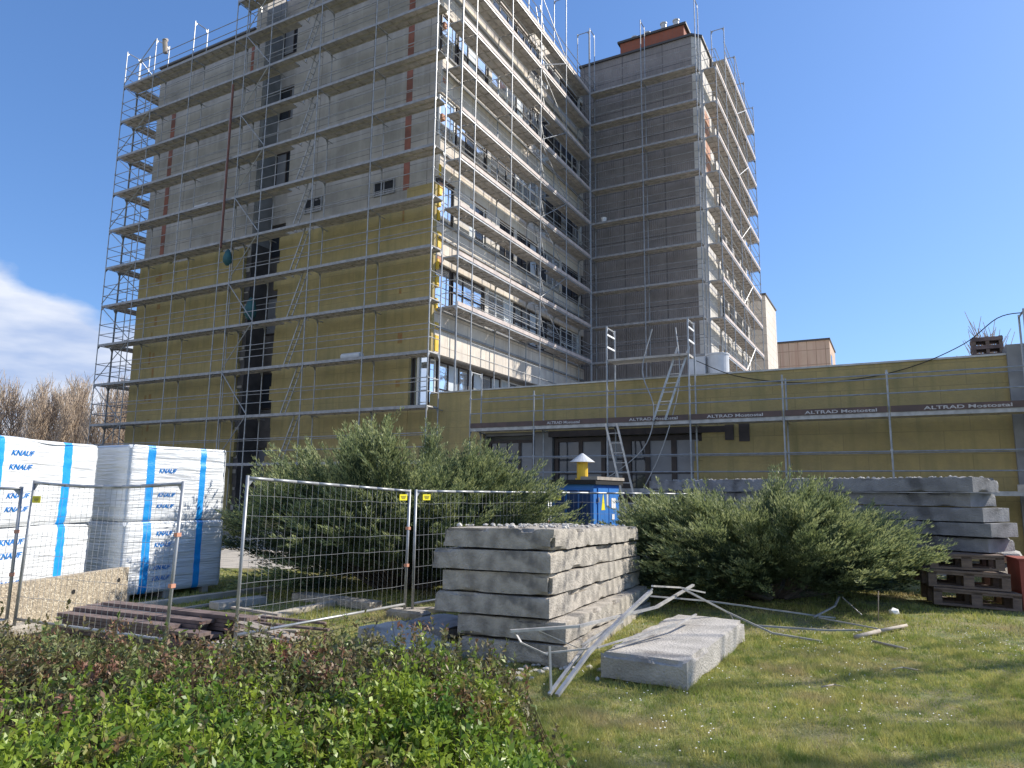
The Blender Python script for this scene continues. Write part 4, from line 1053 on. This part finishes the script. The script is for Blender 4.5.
def juniper(cx, cy, rx, ry, h, nb, label, seed, zlow=.15, sprays=13, nl=16, rot=0.0, hf=None):
    rg = np.random.default_rng(seed)
    root = empty('juniper_shrub', (cx, cy, 0), label, 'shrub')
    wood = MB(); Pl = []; Dl = []; Tl = []
    cr, sr = math.cos(rot), math.sin(rot)
    npl = max(5, nb // 9); plumes = []
    for i in range(npl):
        th = rg.uniform(0, 2 * PI); s = rg.uniform(.08, 1.0) ** .6
        plumes.append((th, s, rg.uniform(0, 1), rg.uniform(0, 1), rg.uniform(.9, 1.12)))
    for i in range(nb):
        th, s, k1, k2, kl = plumes[i % npl]
        th += rg.normal(0, .10); s = min(1.08, s * kl * rg.uniform(.78, 1.04))
        env = math.sqrt(max(0, 1 - (min(s, 1) * .92) ** 2)); jz = rg.normal(0, .035)
        zt = h * (zlow / h + (env - zlow / h * .5) * (.66 + .42 * k1) * rg.uniform(.9, 1.03) + jz) if k2 < .8 else h * (.1 + .4 * k1 + jz)
        if hf: zt *= hf(s * math.cos(th))
        ex_, ey_ = rx * s * math.cos(th), ry * s * math.sin(th)
        tip = np.array([cx + ex_ * cr - ey_ * sr, cy + ex_ * sr + ey_ * cr, max(.2, zt)])
        base_ = np.array([cx + (tip[0] - cx) * .12 + rg.normal(0, .1), cy + (tip[1] - cy) * .12 + rg.normal(0, .1), .05])
        out = tip - base_; out[2] = 0
        ctrl = base_ + out * .5 + np.array([0, 0, tip[2] * .33])
        ext = rg.uniform(.0, .16); 
        us = np.linspace(0, 1 + ext, 9)
        pts = [(1 - u) ** 2 * base_ + 2 * u * (1 - u) * ctrl + u * u * tip for u in us]
        if i % 3 == 0:
            for k in range(6): wood.tube(pts[k], pts[k + 1], .028 * (1 - k / 8), 4, cap=False)
        u = rg.uniform(.3, 1 + ext, sprays) ** .8; u[:3] = 1 + ext * rg.uniform(.5, 1, 3)
        u0 = (1 - u)[:, None]; uu = u[:, None]
        p = u0 ** 2 * base_ + 2 * uu * u0 * ctrl + uu ** 2 * tip
        tg = unit(2 * u0 * (ctrl - base_) + 2 * uu * (tip - ctrl))
        sd_ = unit(np.cross(tg, np.array([0, 0, 1.0])) + rg.normal(0, .25, (sprays, 3)))
        sg_ = rg.choice([-1, 1], sprays)[:, None]
        d = unit(tg * 1.3 + sd_ * sg_ * rg.uniform(.1, .75, sprays)[:, None] + rg.normal(0, .13, (sprays, 3)) + np.array([0, 0, .22]))
        ls = rg.uniform(.40, .85, sprays)
        f = rg.uniform(0, 1, (sprays, nl))
        side = unit(np.cross(d, np.array([0, 0, 1.0])) + rg.normal(0, .22, (sprays, 3)))
        # a frond: short side twigs left and right of its axis, narrowing to the tip
        sgn = rg.choice([-1, 1], (sprays, nl))[:, :, None]
        wid = (.15 * (1 - f) ** .8 * rg.uniform(.0, 1, (sprays, nl)) * (.4 + .6 * np.abs(np.sin(f * 22))))[:, :, None]
        q = p[:, None, :] + d[:, None, :] * (ls[:, None] * f)[:, :, None] + side[:, None, :] * sgn * wid + np.array([0, 0, -.16]) * (f ** 2)[:, :, None]
        dd = d[:, None, :] + side[:, None, :] * sgn * .42 + rg.normal(0, .16, (sprays, nl, 3))
        q = q + rg.normal(0, .012, q.shape)
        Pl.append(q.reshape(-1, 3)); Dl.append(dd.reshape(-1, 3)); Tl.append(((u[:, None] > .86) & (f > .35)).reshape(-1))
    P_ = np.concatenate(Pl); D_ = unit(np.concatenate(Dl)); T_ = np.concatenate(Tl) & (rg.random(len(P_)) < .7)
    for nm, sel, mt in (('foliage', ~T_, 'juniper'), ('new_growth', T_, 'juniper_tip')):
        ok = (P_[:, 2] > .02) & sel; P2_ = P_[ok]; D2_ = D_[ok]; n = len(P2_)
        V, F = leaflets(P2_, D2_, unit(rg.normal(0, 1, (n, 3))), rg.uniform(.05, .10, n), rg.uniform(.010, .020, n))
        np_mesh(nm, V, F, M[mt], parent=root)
    wood.build('branches', M['bark'], root)
    return root
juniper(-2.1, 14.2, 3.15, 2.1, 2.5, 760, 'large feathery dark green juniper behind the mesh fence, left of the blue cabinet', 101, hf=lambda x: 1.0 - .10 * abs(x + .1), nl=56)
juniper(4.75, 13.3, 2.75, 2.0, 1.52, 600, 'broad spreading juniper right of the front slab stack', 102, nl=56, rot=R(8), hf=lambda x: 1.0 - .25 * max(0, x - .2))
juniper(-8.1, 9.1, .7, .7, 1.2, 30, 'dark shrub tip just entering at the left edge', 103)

# bare poplars beyond
def bare_tree(x, y, h, seed, label, nbr=80, spread=2.4, m='twig', r0=.16):
    rr = random.Random(seed); root = empty('bare_tree', (x, y, 0), label, 'tree', 'bare trees beyond the building' if m == 'twig' and y > 40 else None)
    tr = MB(); pts = [Vector((x, y, 0))]; 
    for k in range(1, 7): pts.append(Vector((x + rr.uniform(-.25, .25), y + rr.uniform(-.25, .25), h * k / 6)))
    for k in range(6): tr.tube(pts[k], pts[k + 1], r0 * (1 - k / 6.5), 5, r2=r0 * (1 - (k + 1) / 6.5), cap=False)
    tr.build('trunk', M['bark'] if m != 'twig' else M[m], root)
    cr = MB()
    for k in range(nbr):
        f = rr.uniform(.12, .95); p = pts[0].lerp(pts[6], f); an = rr.uniform(0, 2 * PI)
        L = h * rr.uniform(.16, .34) * (1.15 - f * .6); o_ = Vector((math.cos(an), math.sin(an), 0)) * spread * .33
        q1 = p + o_ * L * .35 + Vector((0, 0, L * .35)); q2 = p + o_ * L * .6 + Vector((rr.uniform(-.2, .2), 0, L))
        cr.tube(p, q1, .045, 3, r2=.035, cap=False); cr.tube(q1, q2, .035, 3, r2=.015, cap=False)
        for j in range(6):
            s0 = p.lerp(q2, rr.uniform(.25, .95)); cr.tube(s0, s0 + Vector((rr.uniform(-.6, .6), rr.uniform(-.6, .6), rr.uniform(.5, 1.4))), .022, 3, r2=.012, cap=False)
    cr.build('crown', M[m], root)
    return root
rr = random.Random(6); k = 0
for i in range(62):
    x = -64 + i * .62 + rr.uniform(-.4, .4); y = 70 + rr.uniform(-7, 9); h = (9.0 + rr.uniform(-.9, 1.4)) * y / 70 + 1.2
    px_ = x / y
    where = 'left of the scaffold' if px_ < -.60 else 'seen through the scaffold'
    bare_tree(x, y, h, 200 + i, 'leafless tan tree in the row of bare trees beyond the building')
bare_tree(23.5, 34, 8.8, 300, 'thin bare tree showing over the roof at the right edge', nbr=70, m='twig', spread=2.5)['group'] = 'tree over the annex roof'
# trees standing outside the view on the right; their shade falls across the lawn
for i, (x, y, h) in enumerate(((15.5, 9.2, 12), (16.5, 11.6, 13), (14.5, 7.4, 11))):
    bare_tree(x, y, h, 310 + i, ['bare garden tree off to the right of the lawn', 'taller bare tree behind the right garden tree', 'small bare tree nearest the lawn on the right'][i], nbr=15, spread=3.0, m='bark', r0=.24)

# hedge
def inpoly(x, y, poly):
    c = np.zeros(len(x), bool); n = len(poly)
    for i in range(n):
        x0, y0 = poly[i]; x1, y1 = poly[(i + 1) % n]
        cond = ((y0 > y) != (y1 > y)) & (x < (x1 - x0) * (y - y0) / (y1 - y0 + 1e-12) + x0); c ^= cond
    return c
def vnoise(x, y, s, seed):
    r2 = np.random.default_rng(seed); G = r2.random((64, 64))
    xi = x / s; yi = y / s; x0 = np.floor(xi).astype(int); y0 = np.floor(yi).astype(int); fx = xi - x0; fy = yi - y0
    fx = fx * fx * (3 - 2 * fx); fy = fy * fy * (3 - 2 * fy)
    g = lambda a, b_: G[a % 64, b_ % 64]
    return (g(x0, y0) * (1 - fx) + g(x0 + 1, y0) * fx) * (1 - fy) + (g(x0, y0 + 1) * (1 - fx) + g(x0 + 1, y0 + 1) * fx) * fy
hedge_poly = [(.30, 2.0), (.42, 3.2), (.30, 4.2), (.12, 5.0), (-.35, 5.35), (-1.2, 5.5), (-2.3, 5.45), (-4.5, 5.5), (-5.5, 5.2), (-5.5, 2.0)]
def hedge(name_label, selector, m, seed, nst, leaf, hbase, shoot_p):
    rg = np.random.default_rng(seed)
    x = rg.uniform(-5.5, .6, nst); y = rg.uniform(2.0, 5.7, nst)
    k = inpoly(x, y, hedge_poly) & selector(x, y, rg); x = x[k]; y = y[k]; n = len(x)
    # edges droop
    top = hbase * (.80 + .30 * vnoise(x, y, .55, seed) + .16 * vnoise(x, y, .17, seed + 1))
    edge = np.clip((0.35 - x + .25 * np.clip(3.5 - y, 0, 1)) / .45, .25, 1) ** .5; top *= edge
    top *= np.clip((5.75 - y) / .4, .45, 1)
    shoot = rg.random(n) < shoot_p; top = top + shoot * rg.uniform(.04, .22, n)
    root = empty('hedge', (float(x.mean()), float(y.mean()), 0), name_label, 'hedge')
    Ps = []; Ds = []; nl = 15
    lean = rg.normal(0, .16, (n, 2))
    dep = rg.uniform(0, 1, (n, nl)) ** 1.3 * np.where(shoot, .34, .30)[:, None]
    px = x[:, None] + lean[:, :1] * (-dep) ; py = y[:, None] + lean[:, 1:] * (-dep); pz = np.maximum(top[:, None] - dep, .05)
    P_ = np.stack([px, py, pz], 2).reshape(-1, 3)
    an = rg.uniform(0, 2 * PI, n * nl); el = rg.uniform(.0, 1.25, n * nl)
    D_ = np.stack([np.cos(an) * np.cos(el), np.sin(an) * np.cos(el), np.sin(el)], 1)
    up = unit(np.stack([rg.normal(0, .6, n * nl), rg.normal(0, .6, n * nl), np.ones(n * nl)], 1)); 
    S = np.cross(D_, up); S = unit(S); Up2 = np.cross(S, D_)
    V, F = leaflets(P_, D_, up, rg.uniform(leaf * .6, leaf * 1.3, n * nl), rg.uniform(leaf * .3, leaf * .62, n * nl))
    # fold: lift the side corners slightly
    V = V.reshape(-1, 4, 3); V[:, 1] += Up2 * .003; V[:, 3] += Up2 * .003; V = V.reshape(-1, 3)
    np_mesh('foliage', V, F, m, parent=root)
    st = rg.permutation(n)[:2600]; a = np.stack([x[st], y[st], top[st] - .0], 1); b_ = np.stack([x[st] - lean[st, 0], y[st] - lean[st, 1], np.zeros(len(st))], 1)
    b_[:, 2] = np.maximum(top[st] - .55, 0)
    w = .003; off = np.stack([np.full(len(st), w), np.zeros(len(st)), np.zeros(len(st))], 1)
    off2 = np.stack([np.zeros(len(st)), np.full(len(st), w), np.zeros(len(st))], 1)
    Vs = np.concatenate([np.stack([a - off * .4, a + off * .4, b_ + off, b_ - off], 1), np.stack([a - off2 * .4, a + off2 * .4, b_ + off2, b_ - off2], 1)]).reshape(-1, 3)
    np_mesh('stems', Vs, np.arange(len(Vs)).reshape(-1, 4), M['hedge_stem'], parent=root)
    return root
def redmask(x, y, rg):
    v = (y - 4.0) * 1.0 + (-x - 1.7) * .36 + (vnoise(x, y, .5, 77) - .5) * 1.3 + rg.normal(0, .42, len(x))
    return v > 0
hedge('bright green small-leaved hedge filling the bottom left foreground', lambda x, y, rg: ~redmask(x, y, rg), M['hedge_green'], 501, 15500, .041, .76, .10)
hedge('reddish brown budding hedge behind the bright green one', redmask, M['hedge_red'], 502, 14500, .040, .74, .24)

# grass
def grass(n, x0, x1, y0, y1, hmin, hmax, wd, seed, name='grass'):
    rg = np.random.default_rng(seed)
    # denser towards the camera
    y = y0 + (y1 - y0) * rg.uniform(0, 1, n) ** 1.5; x = rg.uniform(x0, x1, n)
    k = np.abs(x) < (.80 * y + .8); k &= ~inpoly(x, y, [(p[0] - .3, p[1] - .2) for p in hedge_poly]); x = x[k]; y = y[k]; n = len(x)
    d = vnoise(x, y, .5, seed + 3) * .6 + vnoise(x, y, .13, seed + 4) * .4
    k = rg.random(n) < np.clip(d * 1.7, .15, 1); x = x[k]; y = y[k]; d = d[k]; n = len(x)
    h = rg.uniform(hmin, hmax, n) * (.35 + 1.9 * d ** 2); an = rg.uniform(0, PI, n); w = wd * rg.uniform(.6, 1.3, n) * np.clip(y / 8, .8, 1.7)
    ln = rg.normal(0, .45, (n, 2)) * h[:, None]
    c, s = np.cos(an) * w / 2, np.sin(an) * w / 2; z = np.zeros(n)
    V = np.stack([np.stack([x - c, y - s, z], 1), np.stack([x + c, y + s, z], 1), np.stack([x + ln[:, 0], y + ln[:, 1], h], 1)], 1).reshape(-1, 3)
    o = np_mesh(name, V, np.arange(n * 3).reshape(n, 3), M['blade']); return tag(o, 'short patchy lawn grass around the slabs and fences', 'grass', kind='stuff')
grass(430000, -9, 14, 3.6, 17, .025, .07, .0085, 9)
grass(260000, -.2, 6.5, 4.4, 10, .02, .06, .0065, 19)['label'] = 'dense short lawn grass in the near right foreground'
rg = np.random.default_rng(12); n = 800; x = rg.uniform(.3, 7, n); y = rg.uniform(5.2, 10.5, n); k = vnoise(x, y, .7, 41) > .52; x = x[k]; y = y[k]; n = len(x)
r0 = .0085; z = rg.uniform(.035, .06, n); an = rg.uniform(0, PI, n)
V = []
for i in range(n):
    for q in range(6): V.append((x[i] + r0 * math.cos(an[i] + q * PI / 3), y[i] + r0 * math.sin(an[i] + q * PI / 3), z[i] + .004 * math.sin(q * 2)))
tag(np_mesh('daisies', np.array(V), np.arange(n * 6).reshape(n, 6), M['daisy']), 'tiny white daisies dotted in the lawn', 'flowers', kind='stuff')

# ------------------------------------------------------------------ sky, sun, camera
SUN_EL = R(37); sd = Vector((.958, .286, 0)).normalized()
w = bpy.data.worlds.new('World'); SC.world = w; w.use_nodes = True; nt = w.node_tree; N = nt.nodes; L = nt.links
bg = N['Background']; bg.inputs['Strength'].default_value = .14
sky = N.new('ShaderNodeTexSky'); sky.sky_type = 'NISHITA'; sky.sun_disc = False; sky.sun_elevation = SUN_EL; sky.sun_rotation = math.atan2(sd.x, sd.y)
sky.air_density = 1.0; sky.dust_density = .6; sky.ozone_density = 2.2
tc = N.new('ShaderNodeTexCoord')
sep = N.new('ShaderNodeSeparateXYZ'); L.new(tc.outputs['Generated'], sep.inputs[0])
def math_(op, a, b=None, c=None):
    n = N.new('ShaderNodeMath'); n.operation = op
    for i, v in enumerate((a, b, c)):
        if v is None: continue
        if isinstance(v, (int, float)): n.inputs[i].default_value = v
        else: L.new(v, n.inputs[i])
    return n.outputs[0]
mp = N.new('ShaderNodeMapping'); mp.inputs['Scale'].default_value = (1, 1, 2.0); L.new(tc.outputs['Generated'], mp.inputs['Vector'])
n1 = N.new('ShaderNodeTexNoise'); n1.inputs['Scale'].default_value = 7.5; n1.inputs['Detail'].default_value = 9; n1.inputs['Roughness'].default_value = .5
L.new(mp.outputs['Vector'], n1.inputs['Vector'])
az = math_('ARCTAN2', sep.outputs['X'], sep.outputs['Y'])          # 0 straight ahead, negative to the left
el = math_('ARCSINE', sep.outputs['Z'])
# bank of cloud low on the left
top = math_('ADD', math_('MULTIPLY', az, -.30), .062)            # its upper edge, lowering to the right
hgt = math_('SUBTRACT', top, el)
m1 = math_('MULTIPLY', math_('ADD', hgt, math_('MULTIPLY', math_('SUBTRACT', n1.outputs['Fac'], .5), .13)), 38.0)
cl = N.new('ShaderNodeClamp'); L.new(m1, cl.inputs['Value'])
side = N.new('ShaderNodeMapRange'); side.inputs['From Min'].default_value = -.3; side.inputs['From Max'].default_value = -.5; side.inputs['To Min'].default_value = 0; side.inputs['To Max'].default_value = 1
L.new(az, side.inputs['Value'])
cm = math_('MULTIPLY', cl.outputs[0], side.outputs[0])
n2 = N.new('ShaderNodeTexNoise'); n2.inputs['Scale'].default_value = 6; n2.inputs['Detail'].default_value = 6
mp2 = N.new('ShaderNodeMapping'); mp2.inputs['Scale'].default_value = (1, 1, 4); L.new(tc.outputs['Generated'], mp2.inputs['Vector']); L.new(mp2.outputs['Vector'], n2.inputs['Vector'])
rmp = N.new('ShaderNodeValToRGB'); L.new(n2.outputs['Fac'], rmp.inputs['Fac'])
rmp.color_ramp.elements[0].position = .38; rmp.color_ramp.elements[0].color = (2.6, 3.2, 4.6, 1)
rmp.color_ramp.elements[1].position = .62; rmp.color_ramp.elements[1].color = (4.9, 5.1, 5.6, 1)
mix = N.new('ShaderNodeMixRGB'); L.new(math_('MULTIPLY', cm, .9), mix.inputs['Fac']); 
hs = N.new('ShaderNodeHueSaturation'); hs.inputs['Saturation'].default_value = 1.12; hs.inputs['Value'].default_value = 1.0
L.new(sky.outputs['Color'], hs.inputs['Color'])
gm = N.new('ShaderNodeGamma'); gm.inputs['Gamma'].default_value = .72; L.new(hs.outputs['Color'], gm.inputs['Color'])
tn = N.new('ShaderNodeMixRGB'); tn.blend_type = 'MULTIPLY'; tn.inputs['Fac'].default_value = 1; tn.inputs['Color2'].default_value = (.84, 1.12, 1.58, 1)
L.new(gm.outputs['Color'], tn.inputs['Color1']); L.new(tn.outputs['Color'], mix.inputs['Color1']); L.new(rmp.outputs['Color'], mix.inputs['Color2'])
L.new(mix.outputs['Color'], bg.inputs['Color'])

sl = bpy.data.lights.new('sun', 'SUN'); sl.energy = 5.0; sl.angle = R(.55); sl.color = (1, .93, .82)
so = bpy.data.objects.new('sun', sl); COL.objects.link(so)
dv = Vector((sd.x * math.cos(SUN_EL), sd.y * math.cos(SUN_EL), math.sin(SUN_EL)))
so.rotation_euler = dv.to_track_quat('Z', 'Y').to_euler(); so.location = (30, 10, 40)

cam = bpy.data.cameras.new('camera'); co = bpy.data.objects.new('camera', cam); COL.objects.link(co)
cam.sensor_width = 36; cam.lens = 704.25 / 1024 * 36; cam.clip_end = 3000; cam.clip_start = .05
co.matrix_world = Matrix.Translation((0, 0, 1.9)) @ Matrix.Rotation(R(90 + 8.702), 4, 'X') @ Matrix.Rotation(R(.632), 4, 'Z')
SC.camera = co
SC.view_settings.view_transform = 'Standard'; SC.view_settings.look = 'None'; SC.view_settings.exposure = 0.42; SC.view_settings.gamma = 1
SC.render.resolution_x = 1024; SC.render.resolution_y = 768
